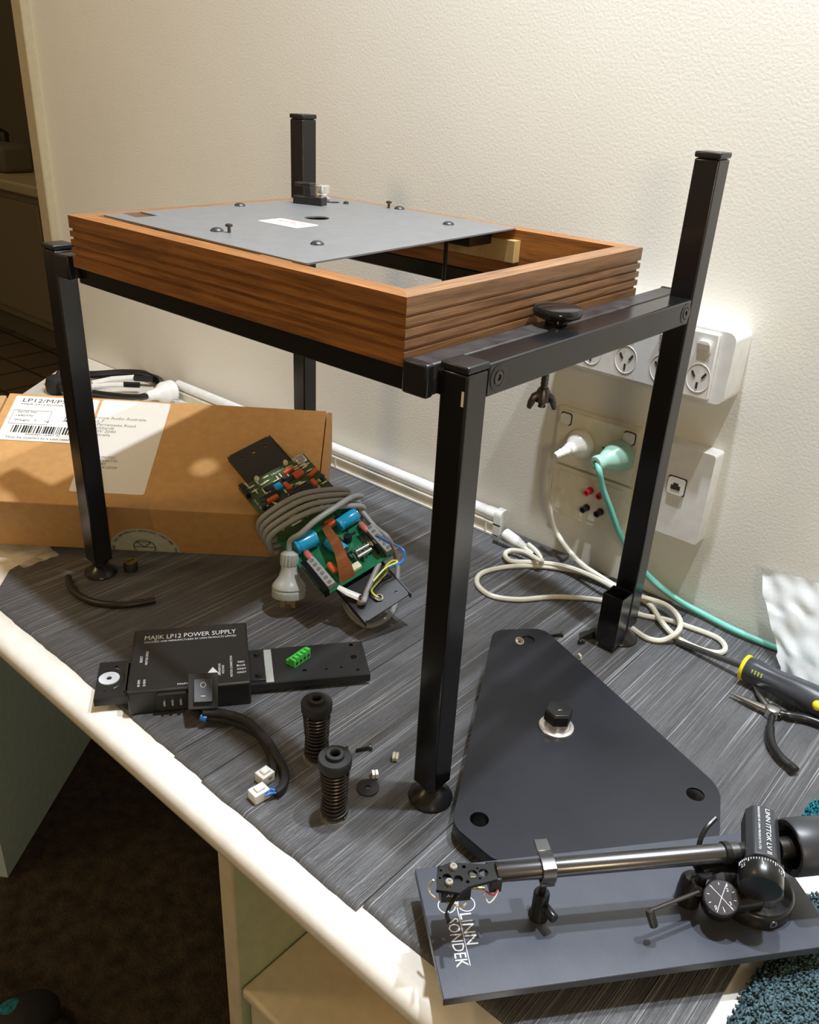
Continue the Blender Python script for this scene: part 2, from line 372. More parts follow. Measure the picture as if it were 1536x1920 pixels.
# things under the desk
crx = MB(); crate = thing('drawer_chest', (.02, .06, -.74), 'cream low drawer chest under the desk', 'drawer chest')
MB().mm((-.134, -.112, -.74), (.25, .25, -.272)).build('body', M['cream'], crate, bevel=.003)
MB().mm((-.139, -.118, -.272), (.255, .255, -.258)).build('top', M['cream'], crate, bevel=.004, seg=3)
a = Z(590, 1740, -.258); b = Z(790, 1915, -.258); dv = (b-a); dv.z = 0; fr = frame(a, dv, V((-dv.y, dv.x, 0)))
m = MB(fr); m.mm((-.05, .0, 0), (.42, .16, .17)); bxo = solo('carton', m, M['ochre'], a, 'ochre cardboard carton on the drawer chest under the desk', 'box', bevel=.002)
# shoe at the lower left
sh = thing('shoe', (-.70, -.20, -.74), 'black shoe with a blue patch on the carpet at the lower left corner', 'shoe')
c = Z(20, 1935, -.70)
m = MB(); m.sphere((c.x, c.y, -.70), .05, 10, (.95, 1.5, .75)); m.sphere((c.x+.045, c.y+.02, -.715), .04, 10, (1.0, 1.3, .6)); m.build('upper', M['rubber'], sh)
m = MB(); m.sphere((c.x-.012, c.y+.008, -.673), .018, 8, (1, 1.2, .6)); m.build('patch', M['teal_knit'], sh)
ROOT[sh.name] = V((-.70, -.20, -.74))

# ---------------------------------------------------------------- service jig
PS = .0243; JW = .5548; JD = .355; T1 = .4149; T3 = .5439; BT = .4125; BB = .388
jig = thing('turntable_service_jig', (-.28, .19, .0036), 'black square-tube workshop stand holding the wooden frame above the desk', 'stand')
def levelfoot(cx, cy, par):
    z = .0036
    m = MB(); m.lathe((cx, cy, z), (0, 0, 1), [(.0195, 0), (.0205, .0015), (.0195, .004), (.011, .010), (.0075, .013), (.0075, .016)], 32)
    f = m.build('levelling_foot', M['plastic'], par)
    m = MB(); m.lathe((cx, cy, z), (0, 0, 1), [(.0062, .014), (.0062, .030)], 12); m.lathe((cx, cy, z+.0155), (0, 0, 1), [(.011, 0), (.011, .005)], 6)
    m.build('threaded_stem', M['darksteel'], f)
for (x0, y0, zt) in ((-PS, 0, T1), (-JW-PS, 0, T1), (-PS, JD, T3), (-JW-PS, JD, T3)):
    m = MB(); m.mm((x0, y0, .024), (x0+PS, y0+PS, zt-.006)); p = m.build('post', M['steel_black'], jig, bevel=.0018, seg=3)
    m = MB(); m.mm((x0-.0006, y0-.0006, zt-.0055), (x0+PS+.0006, y0+PS+.0006, zt)); m.mm((x0+.002, y0+.002, zt-.02), (x0+PS-.002, y0+PS-.002, zt-.003)); m.build('end_cap', M['plastic'], p, bevel=.0016, seg=3)
    levelfoot(x0+PS/2, y0+PS/2, p)
MB().mm((-.0042, -.0003, .386), (-.0022, .0008, .397)).build('paint_chip', M['paper'], jig)
for sx in (0,):
    xo = -PS if sx == 0 else -JW-PS
    p = MB().mm((xo, PS, BB), (xo+PS, JD, BT)).build('side_beam', M['steel_black'], jig, bevel=.0018, seg=3)
    for yb in (.0365, .3445):
        xf = xo+PS if sx == 0 else xo
        m = MB(); m.lathe((xf, yb, .4005), (1, 0, 0), [(.0098, -.001), (.0098, .0004), (.0062, .0006), (.0062, -.0004)], 28, False); m.build('bolt_washer', M['steel_black'], p)
        m = MB(); m.lathe((xf, yb, .4005), (1, 0, 0), [(.0052, -.001), (.0052, .0009), (.0026, .0009), (.0026, -.002)], 16, True); m.build('bolt_head', M['darksteel'], p)
# inner rails
for xa, xb, ys, ye in ((-.0502, -.0275, -.0115, .394), (-.5324, -.5085, -.0115, .394)):
    p = MB().mm((xa+.001, ys+.007, BB), (xb-.001, ye-.005, .4115)).build('inner_rail', M['dusty'], jig, bevel=.0015)
    MB().mm((xa-.0005, ys, BB-.0008), (xb+.0005, ys+.0085, .4123)).build('end_cap', M['plastic'], p, bevel=.0022, seg=3)
    MB().mm((xa-.0005, ye-.006, BB-.0008), (xb+.0005, ye, .4123)).build('end_cap', M['plastic'], p, bevel=.0022, seg=3)
for ya in (.002, .365): MB().mm((-.5555, ya, BB+.001), (-.5314, ya+.010, .406)).build('spacer_bar', M['steel_black'], jig)
for ya in (.002, .365): MB().mm((-.0280, ya, BB+.001), (-.0243, ya+.010, .406)).build('spacer_bar', M['steel_black'], jig)
for y0 in (-.0005, .330):
    MB().mm((-.5075, y0, .3840), (-.0515, y0+.0225, .4022)).build('cross_beam', M['steel_black'], jig, bevel=.0012)
# clamp knob with bolt and wing nut
kc = Z(1046, 583, .4230)
m = MB(); m.lathe((kc.x, kc.y, .4117), (0, 0, 1), [(.0095, -.001), (.0095, .0050), (.0165, .0062), (.0200, .0078), (.0207, .0098), (.0205, .0128), (.0190, .0148), (.015, .0155), (.0005, .0158)], 40); kb = m.build('clamp_knob', M['gloss'], jig)
m = MB(); prof2 = [(.0032, 0)]
for i in range(21): prof2 += [(.0036, i*.0035+.0008), (.0030, i*.0035+.0025)]
bq_ = Y(1019, 735, kc.y+.004); m.lathe((bq_.x, bq_.y, .336), (0, 0, 1), prof2, 12); m.build('threaded_bolt', M['darksteel'], kb)
wn = V((bq_.x, bq_.y, .3475)); hv = V((RR.x, RR.y, 0)).normalized()
m = MB(); m.lathe(wn, (0, 0, 1), [(.0070, -.006), (.0064, .002), (.0045, .006)], 16)
for sg in (-1, 1):
    m.tube([wn+hv*sg*.003+V((0, 0, .001)), wn+hv*sg*.0075+V((0, 0, -.002)), wn+hv*sg*.0100+V((0, 0, -.008)), wn+hv*sg*.0112+V((0, 0, -.0125))], [.0050, .0056, .0056, .0040], 10, flat=.55)
m.build('wing_nut', M['darksteel'], kb)
# open sleeve welded in front of the far right post
x0, x1, y0, y1 = -.0262, -.0012, .3305, .3545
m = MB(); wt = .0014
m.prism([(x0, y0), (x1, y0), (x1, y1), (x0, y1)], .012, .077, [[(x0+wt, y0+wt), (x0+wt, y1-wt), (x1-wt, y1-wt), (x1-wt, y0+wt)]])
m.build('open_sleeve', M['steel_black'], jig)
m = MB(); m.mm((x0+.003, y0+.003, .0036), (x1-.003, y1-.003, .014)); m.build('sleeve_plug', M['plastic'], jig)

# ---------------------------------------------------------------- plinth
PX, PYY, PA, PZ0, PH = -.0552, -.0039, .0100, .4028, .0502
pl = thing('wooden_turntable_plinth', (-.28, .17, PZ0), 'fluted walnut rectangular frame resting across the black stand', 'plinth')
FM = frame((PX, PYY, PZ0), (-math.cos(PA), -math.sin(PA), 0), (-math.sin(PA), math.cos(PA), 0))  # x: along front edge to left, y: depth, z points down
FM = Matrix.Translation((PX, PYY, PZ0)) @ Matrix(((-math.cos(PA), -math.sin(PA), 0, 0), (-math.sin(PA), math.cos(PA), 0, 0), (0, 0, 1, 0), (0, 0, 0, 1)))
PL, PWD, RT = .445, .356, .0195
gz = []   # outer profile: (depth in, height)
g = .0022
tops = [12.0, 20.2, 28.4, 36.6]
outer = [(0, 0)]
for t in tops[::-1]:
    outer += [(0, PH-(t+2.9)/1000), (g, PH-(t+2.9)/1000+.0003), (g, PH-t/1000-.0003), (0, PH-t/1000)]
outer += [(0, PH), (RT, PH), (RT, 0)]
def rail(a, b, c, d):
    """a,b outer corners, c,d inner corners (mitred), 2D in plinth frame"""
    a, b, c, d = V(a), V(b), V(c), V(d)
    r0 = [(*(a + (d-a)*(q/RT)), z) for q, z in outer]; r1 = [(*(b + (c-b)*(q/RT)), z) for q, z in outer]
    m = MB(FM); m.rings([r0, r1]); return m
A_, B_, C_, D_ = (0, 0), (PL, 0), (PL, PWD), (0, PWD)
a_, b_, c_, d_ = (RT, RT), (PL-RT, RT), (PL-RT, PWD-RT), (RT, PWD-RT)
rail(A_, B_, b_, a_).build('front_rail', M['wx'], pl, angle=25)
rail(D_, C_, c_, d_).build('back_rail', M['wx'], pl, angle=25)
rail(A_, D_, d_, a_).build('right_rail', M['wy'], pl, angle=25)
rail(B_, C_, c_, b_).build('left_rail', M['wy'], pl, angle=25)
MB(FM).mm((.130, PWD-RT-.012, .018), (.31, PWD-RT-.0005, PH-.010)).build('support_strip', M['palewood'], pl)
MB(FM).mm((RT, PWD-RT-.008, 0), (RT+.10, PWD-RT-.0005, .012)).build('support_strip', M['palewood'], pl)
MB(FM).mm((.03, .030, .002), (.035, PWD-.03, .006)).build('cross_brace', M['steel_black'], pl)
q = Z(838, 442, .4525); m = MB(); m.cyl((q.x, q.y, .4525), (q.x, q.y, .405), .0022, n=12); m.build('tie_rod', M['steel_black'], pl)
m = MB(FM); m.mm((.16, .285, .034), (.40, PWD-RT-.012, .0485)); m.build('motor_bracket', M['steel_black'], pl)

# ---------------------------------------------------------------- metal top plate
ptz = .4533
tp = thing('metal_top_plate', (-.33, .17, ptz), 'grey brushed metal plate with round holes lying across the walnut frame', 'plate')
mm_ = lambda u, v: Z(u, v, ptz)
A1, B1, C1, D1 = (-.4748, .0152), (-.1777, .0145), (-.1965, .3330), (-.4770, .3301)
hc = (-.3536, .1908)
holes = [circ(*hc, .0132, 32)[::-1], [(-.4745, .0365), (-.4745, .058), (-.4445, .058), (-.4445, .033)][::1], circ(-.4380, .2955, .009)[::-1]]
# curved (slightly bowed) plate: thin solid then bent upwards along the front edge
m = MB(); m.prism(roundpoly([A1, B1, C1, D1], .003), ptz, ptz+.0015, holes); m.build('plate_sheet', M['plate'], tp)
for (u, v) in ((450, 385), (407, 432), (595, 457), (841, 420), (749, 391)):
    q = Z(u, v, ptz+.002)
    MB().lathe((q.x, q.y, ptz+.0015), (0, 0, 1), [(.0062, 0), (.0058, .0012), (.0042, .0026), (.002, .0032), (.0004, .0034)], 20).build('domed_bolt_head', M['screw'], tp)
for (u, v) in ((430, 436), (729, 390)):
    q = Z(u, v, ptz+.0015)
    m = MB(); m.lathe((q.x, q.y, ptz+.0015), (0, 0, 1), [(.0015, 0), (.0015, .005), (.0034, .0055), (.0034, .0072), (.0015, .008)], 16); m.build('raised_screw', M['darksteel'], tp)
q = Z(649, 382, ptz+.0015); MB().lathe((q.x, q.y, ptz+.0015), (0, 0, 1), [(.0034, 0), (.003, .002), (.001, .003)], 14).build('small_screw_head', M['darksteel'], tp)
la, lb, lc = V((-.3785, .1375)), V((-.3210, .1515)), V((-.3180, .1330))
o2 = Z(556, 428, ptz+.0016); o1 = Z(483, 414, ptz+.0016); o3 = Z(578, 420, ptz+.0016)
fr = frame(o1, o2-o1, o3-o2); Lx = (o2-o1).length; Ly = (o3-o2).length
st = MB(fr).prism(rrect(0, 0, Lx, Ly, .003), 0, .0002).build('warning_label', M['paper'], tp, label='white label with faint red print')
items = []
for k, s_ in enumerate(('WARNING', 'DISCONNECT SUPPLY', 'BEFORE REMOVING', 'BASE COVER')):
    items.append((s_, .0042, fr @ Matrix.Translation((Lx/2, Ly-.0052-.0042*k, .0003)), 'CENTER'))
textmesh(items, M['redink'], 'label_print', st, .00005)
# black bracket block and silver pulley on the plate
bk = thing('black_lever_block', (-.452, .285, ptz+.0015), 'black stepped lever block on the far corner of the grey metal plate', 'lever block')
p0 = Z(549, 381, ptz+.0015); p1 = Z(603, 387, ptz+.0015); fr = frame(p0, p1-p0, V((-(p1-p0).y, (p1-p0).x, 0))); Lb = (p1-p0).length
MB(fr).mm((0, 0, 0), (Lb, .014, .009)).build('base', M['plastic'], bk, bevel=.001)
MB(fr).mm((Lb*.42, 0, .0085), (Lb*.62, .013, .020)).build('upright', M['plastic'], bk, bevel=.001)
MB(fr).mm((Lb*.05, 0, .0195), (Lb*.62, .013, .0235)).build('arm', M['plastic'], bk, bevel=.001)
q = Z(604, 377, ptz+.0015)
MB().lathe((q.x, q.y, ptz+.0015), (0, 0, 1), [(.009, 0), (.009, .004), (.0072, .005), (.0072, .0075), (.0092, .009), (.0092, .0175), (.0086, .018), (.002, .018)], 36).v
m = MB(); m.lathe((q.x, q.y, ptz+.0015), (0, 0, 1), [(.0095, 0), (.0098, .004), (.0078, .005), (.0078, .0075), (.0092, .009), (.0092, .0175), (.0086, .018), (.002, .018)], 36)
solo('silver_pulley', m, M['chrome'], (q.x, q.y, ptz+.0015), 'shiny silver pulley standing beside the black lever block on the metal plate', 'pulley')

# ---------------------------------------------------------------- cardboard box
def boxframe(bx, by, th, al, z0, ro):
    e = V((math.cos(th), math.sin(th), 0)); d0 = V((-math.sin(th), math.cos(th), 0))
    d = d0*math.cos(al) + V((0, 0, math.sin(al))); n = e.cross(d)
    e2 = e*math.cos(ro) + n*math.sin(ro); n2 = n*math.cos(ro) - e*math.sin(ro)
    return V((bx, by, z0)), e2, d, n2
BO, Be, Bd, Bn = boxframe(-.4007, .2326, .7301, .3689, .0038, -.0191)
BT_, BDp, BLn = .086, .2060, .4483
BM = Matrix(((-Be.x, Bd.x, Bn.x, BO.x), (-Be.y, Bd.y, Bn.y, BO.y), (-Be.z, Bd.z, Bn.z, BO.z), (0, 0, 0, 1)))  # x leftwards along the front edge, y depth, z up
box = thing('cardboard_box', tuple(BO), 'large brown cardboard box with white labels tilted against the far stand leg', 'box')
m = MB(BM); m.mm((.0, 0, 0), (BLn, BDp, BT_)); m.build('carton', M['card'], box, bevel=.0012)
m = MB(BM); m.mm((-.0085, .010, .004), (-.0012, BDp-.002, BT_-.0008)); m.build('side_flap', M['card'], box, bevel=.001)
m = MB(BM); m.mm((BLn+.0015, .004, .002), (BLn+.010, BDp-.008, BT_+.002)); m.build('side_flap', M['cardedge'], box, bevel=.001)
TO = BO + Bn*BT_
def bt(u, v):  # pixel on box top -> local 2D
    p = onpl(u, v, TO, Bn) - BO; return (-(p.dot(Be)), p.dot(Bd))
def btf(u, v, lift=.0004):
    x, y = bt(u, v); return BM @ Matrix.Translation((x, y, BT_+lift)) @ Matrix.Rotation(PI, 4, 'Z') @ Matrix.Rotation(PI, 4, 'Z')
# local frame for writing: x to the right (-x local), y deeper
def topframe(x, y, lift=.0005):
    o = BM @ V((x, y, BT_+lift)); return frame(o, Be, Bd)
tl = bt(27, 742); br = bt(128, 922)
l2a = bt(128, 922); l2b = bt(281, 929); l2c = bt(311, 757)
# second (plain) label
lx1 = (l2b[0]+l2c[0])/2; lx0 = l2a[0]; ly0 = (l2a[1]+l2b[1])/2; ly1 = l2c[1]
fr2 = topframe(lx0, ly0, .0002); w2 = lx0-lx1; h2 = ly1-ly0
lab2 = MB(fr2).prism(rrect(0, 0, w2, h2, .004), 0, .0003).build('address_label', M['paper'], box, label='large white address label')
x_, y_ = bt(182, 782)
items = []
for k, s_ in enumerate(('Advance Audio Australia', 'Unit 7', '59 Parramatta Road', 'Leichhardt', 'NSW 2040', 'Australia')):
    px, py = bt(168, 783+k*6.4); items.append((s_, .0078, topframe(px, py-.002, .0006), 'LEFT'))
textmesh(items, M['greyink'], 'address_print', lab2, .00005)
items = []
for k, s_ in enumerate(('9', 'LP12/M/PSU', 'No: 1640770', '190397', 'Lam: 412039')):
    px, py = bt(170, 851+k*6.2); items.append((s_, .0066, topframe(px, py-.002, .0006), 'LEFT'))
textmesh(items, M['greyink'], 'order_print', lab2, .00005)
# first label
p_tl = bt(25, 742); p_bl = bt(0, 824); p_br = bt(128, 832)
ly0 = (p_bl[1]+p_br[1])/2; ly1 = p_tl[1]; lx0 = (p_tl[0]+p_bl[0])/2; lx1 = p_br[0]-.02
fr1 = topframe(lx0, ly0, .0005); w1 = lx0-lx1; h1 = ly1-ly0
lab1 = MB(fr1).prism(rrect(0, 0, w1, h1, .003), 0, .0003).build('product_label', M['paper'], box, label='white printed product label with barcodes')
def L1(x, y, lift=.0005): return fr1 @ Matrix.Translation((x*w1, y*h1, lift))
def T1_(st, x, y, w, h): return (st, (w*w1, h*h1), L1(x, y), 'LEFT')
items = [T1_('LP12/M/PSU', .10, .865, .60, .082), T1_('MAJIK LP12 POWER SUPPLY UNIT', .10, .80, .86, .034), T1_('Serial No.', .10, .62, .24, .038), T1_('1640770', .10, .53, .20, .038), T1_('Weight   7', .10, .43, .26, .038), T1_('kg', .46, .43, .05, .03),
         T1_('5 020094 711640', .66, .455, .32, .028), T1_('0200947116407 70', .30, .125, .40, .034), T1_('Must be installed by a Linn retailer', .10, .045, .78, .040)]
textmesh(items, M['ink'], 'label_print', lab1, .00005)
m = MB(fr1); rnd = random.Random(3)
def bars(x0, x1, y0, y1):
    x = x0
    while x < x1:
        w = rnd.choice((.0008, .0012, .002))*1.2; m.mm((x, y0, .0004), (x+w, y1, .0006)); x += w + rnd.choice((.0008, .0012, .002))*1.15
bars(.12*w1, .88*w1, .17*h1, .33*h1); bars(.68*w1, .97*w1, .46*h1, .63*h1)
for a0, a1, b0, b1 in ((.05, .50, .36, .365), (.05, .50, .665, .67), (.05, .053, .36, .67), (.497, .50, .36, .67)): m.mm((a0*w1, a0*0+b0*h1, .0004), (a1*w1, b1*h1, .0006))
m.build('barcode_print', M['ink'], lab1)
# tape strip and round seal on the front face
FO = BO
def bf(u, v):
    p = onpl(u, v, BO, Bd) - BO; return (-(p.dot(Be)), p.dot(Bn))
m = MB(BM); xa, za = bf(205, 975); xb_, _ = bf(285, 975)
m.mm((xb_, -.0004, .0), (xa, -.0001, BT_)); m.mm((xb_, 0, BT_+.0001), (xa, .02, BT_+.0003)); m.build('tape_strip', M['tape'], box)
cx, cz = bf(277, 1045); ex, ez = bf(341, 1047); rr = abs(cx-ex)*1.0
cz = .002
ffr = frame(BM @ V((cx, -.0006, cz)), Be, Bn)
half = [(rr*math.cos(PI*i/32), rr*.98*math.sin(PI*i/32)) for i in range(33)]
seal = MB(ffr).prism(half, 0, .0003).build('round_seal', M['seal'], box, label='pale grey-green half-round paper seal')
txt = 'HERE   YOUR LINN PRODUCTS EXPERIENCE STARTS HERE   YOUR'
items = []
for i, ch in enumerate(txt):
    if ch == ' ': continue
    a = PI*(1.0 - (i+.5)/len(txt)); R0 = rr*.86
    items.append((ch, .0052, ffr @ Matrix.Translation((R0*math.cos(a), R0*math.sin(a), .0005)) @ Matrix.Rotation(a-PI/2, 4, 'Z'), 'CENTER'))
textmesh(items, M['ink'], 'seal_lettering', seal, .00005)
m = MB(ffr); r1 = rr*.31; zc = .0085
def seg(a, b, w=.0006):
    a = V((*a, .0005)); b = V((*b, .0005)); m.tube([a, b], w, 4)
pts = [(r1*math.cos(t), zc+r1*math.sin(t)) for t in [(-.25+1.5*i/24)*PI for i in range(25)]]
for i in range(24):
    if pts[i][1] > .0 and pts[i+1][1] > .0: seg(pts[i], pts[i+1])
s45 = r1*.72
seg((-s45, zc+s45), (s45, zc+s45)); seg((-s45, zc+s45), (0, zc)); seg((s45, zc+s45), (0, zc)); seg((-r1, zc), (r1, zc)); 
m.build('seal_emblem', M['ink'], seal)

# crumpled clear film under the box corner
m = MB(); gx = 14
c0 = Z(40, 1045, .006); pts = []
rng = random.Random(5)
for i in range(gx):
    row = []
    for j in range(gx):
        p = V((c0.x-.05+.075*i/(gx-1), c0.y-.01+.05*j/(gx-1), 0)); q = noise.noise(V((p.x*40, p.y*40, 1)))
        row.append(V((p.x, p.y, .0025+abs(q)*.011+.001)))
    pts.append(row)
vs = [p for r in pts for p in r] + [p-V((0, 0, .0006)) for r in pts for p in r]; fs = []; o_ = gx*gx
for i in range(gx-1):
    for j in range(gx-1):
        a = i*gx+j; fs += [(a, a+1, a+gx+1, a+gx), (o_+a, o_+a+gx, o_+a+gx+1, o_+a+1)]
for i in range(gx-1):
    fs += [(i, o_+i, o_+i+1, i+1), (i*gx, (i+1)*gx, o_+(i+1)*gx, o_+i*gx)]
m.add(vs, fs); solo('clear_film_scrap', m, M['thinfilm'], c0, 'crumpled clear plastic film poking out under the left of the cardboard box', 'plastic film')

# ---------------------------------------------------------------- coiled leads behind the box
cc = V((-1.02, .36, 0))
cl = thing('coiled_black_lead', (cc.x, cc.y, .0), 'coiled black power lead with a white plug, on the desk behind the cardboard box', 'cable')
zc_ = .018
def cpx(l, z): return [Z(u, v, z) for u, v in l]
L_ = cpx([(108, 705), (125, 690), (165, 700), (230, 697), (275, 700), (302, 715), (290, 738), (240, 745), (185, 742), (130, 738), (110, 722)], .02)
m = MB(); m.tube(catmull(L_, 8, True), .0055, 8, True); 
L2 = cpx([(112, 715), (135, 700), (185, 706), (240, 704), (285, 712), (296, 728), (270, 742), (215, 748), (160, 745), (120, 735)], .009)
m.tube(catmull(L2, 8, True), .0055, 8, True)
L3 = cpx([(175, 736), (220, 742), (262, 744), (282, 742)], .03); m.tube(catmull(L3, 8), .0055, 8)
m.build('black_cord', M['plastic'], cl)
pa = Z(278, 742, .03); pb = Z(322, 733, .026); ax = (pb-pa).normalized()
m = MB(); m.lathe(pa, ax, [(.006, -.004), (.009, 0), (.0105, .012), (.0125, .022), (.0185, .030), (.021, .036), (.021, .043), (.0205, .047), (.0215, .049), (.0215, .056), (.018, .058)], 28); pg = m.build('white_plug', M['plug'], cl, label='white round plug')
w = thing('white_lead_with_connector', (-1.05, .34, 0), 'white leads with black connector lying inside the coiled black lead', 'cable')
m = MB(); m.tube(cpx([(172, 719), (210, 711), (252, 708)], .018), .006, 8); m.build('white_cord', M['plug'], w)
m = MB(); m.tube(cpx([(172, 725), (205, 722), (232, 722)], .02), .005, 8); m.build('white_cord', M['plug'], w)
m = MB(); m.tube(cpx([(252, 709), (288, 711)], .018), .0065, 6); m.build('black_connector', M['plastic'], w)
m = MB(); m.tube(cpx([(232, 721), (262, 722)], .02), .006, 6); m.build('black_connector', M['plastic'], w)
q = Z(105, 718, .022); m = MB(); m.lathe((q.x-.004, q.y, .002), (0, .15, 1), [(.018, 0), (.021, .014), (.019, .028), (.010, .034)], 20); solo('small_dark_jar', m, M['rubber'], (q.x, q.y, 0), 'dark round jar beside the coiled black lead, partly behind the near left stand leg', 'jar')
# scraps of clear wrap by the plug
m = MB(); q = Z(335, 748, .008)
for k in range(9):
    p = V((q.x+rng.uniform(-.03, .035), q.y+rng.uniform(-.02, .02), .008+rng.uniform(0, .006)))
    t = p+V((rng.uniform(-.02, .02), rng.uniform(-.02, .02), rng.uniform(.002, .012))); t2 = p+V((rng.uniform(-.02, .02), rng.uniform(-.02, .02), 0))
    m.add([p, t, t2, p+V((0, 0, .001)), t+V((0, 0, .001)), t2+V((0, 0, .001))], [(0, 1, 2), (3, 5, 4), (0, 3, 4, 1), (1, 4, 5, 2), (2, 5, 3, 0)])
solo('clear_wrap_scraps', m, M['film'], q, 'scraps of clear plastic wrap beside the white plug behind the cardboard box', 'plastic film')['kind'] = 'stuff'

# ---------------------------------------------------------------- wall sockets and plates
def socket_face(m, slots, cx, cz, y):
    """australian three-slot outlet outline and slots"""
    ring = [V((cx+.0135*math.cos(2*PI*i/40)*1.0, y-.0002, cz+.0160*math.sin(2*PI*i/40))) for i in range(40)]
    m.tube(ring, .00035, 5, True)
    for dx, dz, a in ((-.0062, .0035, -32), (.0062, .0035, 32), (0, -.0085, 0)):
        R = Matrix.Rotation(math.radians(a), 3, 'Y'); slots.box((cx+dx, y, cz+dz), (.0022, .0012, .0072), R)
pb_ = thing('four_outlet_power_board', (-.11, .465, .325), 'white four-outlet surface power board mounted on the wall behind the stand', 'power outlet')
X0, X1, Z0, Z1 = -.205, .0165, .2895, .3640
m = MB(); m.prism(rrect(X0-.003, Z0-.003, X1+.003, Z1+.003, .010), 0, .044); 
m.v = [V((p.x, .49-p.z, p.y)) for p in m.v]; m.build('housing', M['plate_white'], pb_, bevel=.003, seg=3)
m = MB(); m.mm((X0, .4405, Z0+.001), (X1-.014, .4470, Z1-.001)); m.build('face_plate', M['plate_white'], pb_, bevel=.001)
for cx in (-.190, -.145, -.100, -.0555, -.0115):
    m = MB(); sl = MB(); socket_face(m, sl, cx, .3130, .4404)
    k = m.build('outlet', M['plate_white'], pb_); sl.build('outlet_slots', M['slot'], k)
for cx in (-.190, -.145, -.100, -.0555, -.0115):
    m = MB(); m.prism(rrect(cx-.0085, .3395, cx+.0085, .3560, .004), 0, .0004); m.v = [V((p.x, .4405-p.z, p.y)) for p in m.v]; k = m.build('rocker_switch', M['plate_white'], pb_)
    m = MB(); m.prism(rrect(cx-.0072, .3410, cx+.0072, .3545, .004), 0, .004); m.v = [V((p.x, .4405-p.z*(1.0 if p.y > .348 else .5), p.y)) for p in m.v]; m.build('rocker', M['plug'], k, bevel=.001)
# double outlet below
do = thing('double_power_outlet', (-.14, .485, .182), 'cream double wall outlet holding a white and a teal plug', 'power outlet')
def wallprism(m, poly, y0, y1):
    b = len(m.v); m.prism(poly, y0, y1); m.v[b:] = [V((p.x, p.z, p.y)) for p in m.v[b:]]
m = MB(); wallprism(m, rrect(-.2030, .1425, -.0825, .2200, .004), .4825, .49); m.build('mounting_block', M['ivory'], do, bevel=.001)
m = MB(); wallprism(m, rrect(-.1985, .1455, -.0835, .2170, .003), .478, .4826); m.build('face_plate', M['ivory'], do, bevel=.001)
for cx, cz in ((-.1870, .2065), (-.0955, .2065)):
    m = MB(); wallprism(m, rrect(cx-.0085, cz-.0085, cx+.0085, cz+.0085, .004), .4774, .4782); k = m.build('rocker_switch', M['slot'], do)
    m = MB(); wallprism(m, rrect(cx-.0072, cz-.0072, cx+.0072, cz+.0072, .0035), .4745, .4776); m.build('rocker', M['plug'], k, bevel=.0012)
for cx in (-.170, -.121):
    m = MB(); sl = MB(); socket_face(m, sl, cx, .178, .4778); k = m.build('outlet', M['ivory'], do); sl.build('outlet_slots', M['slot'], k)
# speaker terminal plate
sp = thing('speaker_terminal_plate', (-.14, .485, .105), 'cream wall plate with two red and two black speaker posts', 'terminal plate')
m = MB(); wallprism(m, rrect(-.1985, .0690, -.0825, .1385, .003), .4835, .49); m.build('face_plate', M['ivory'], sp, bevel=.0015)
m = MB(); wallprism(m, rrect(-.1885, .0760, -.0925, .1320, .003), .4825, .4840); m.build('clear_cover', M['ivory'], sp, bevel=.001)
for (u, v, mt, nm) in ((1100, 924, 'red_post', 'red binding post'), (1123, 931, 'red_post', 'red binding post'), (1093, 956, 'plastic', 'black binding post'), (1119, 964, 'plastic', 'black binding post')):
    q = Y(u, v, .472); m = MB(); m.lathe((q.x, .483, q.z), (0, -1, 0), [(.0050, 0), (.0050, .003), (.0042, .004), (.0042, .010), (.0046, .012), (.0035, .0125), (.0022, .0125), (.0020, .008)], 10); m.build('binding_post', M[mt], sp, label=nm)
for cx in (-.181, -.100):
    MB().lathe((cx, .4830, .1035 if cx < -.15 else .0985), (0, -1, 0), [(.0042, 0), (.0042, .0008), (.003, .0014)], 18).build('screw_cap', M['plate_white'], sp)
# data outlet
dt = thing('data_outlet', (-.02, .47, .16), 'white wall box with a single network socket beside the double outlet', 'network socket')
m = MB(); m.prism(rrect(-.0560, .1045, .0190, .2215, .004), 0, .024); m.v = [V((p.x, .49-p.z, p.y)) for p in m.v]; m.build('housing', M['plate_white'], dt, bevel=.0025, seg=3)
q = Y(1269, 911, .4655)
m = MB(); wallprism(m, rrect(q.x-.0115, q.z-.0115, q.x+.0115, q.z+.0115, .002), .4652, .4662); m.build('socket_recess', M['slot'], dt)
m = MB(); wallprism(m, rrect(q.x-.0105, q.z-.0105, q.x+.0105, q.z+.0105, .003), .4625, .4655); k = m.build('socket_insert', M['plug'], dt, bevel=.0006)
m = MB(); wallprism(m, [(q.x-.0058, q.z-.004), (q.x+.0058, q.z-.004), (q.x+.0058, q.z+.0015), (q.x+.003, q.z+.0015), (q.x+.003, q.z+.0045), (q.x-.003, q.z+.0045), (q.x-.003, q.z+.0015), (q.x-.0058, q.z+.0015)], .4618, .4630); m.build('jack_opening', M['slot'], k)
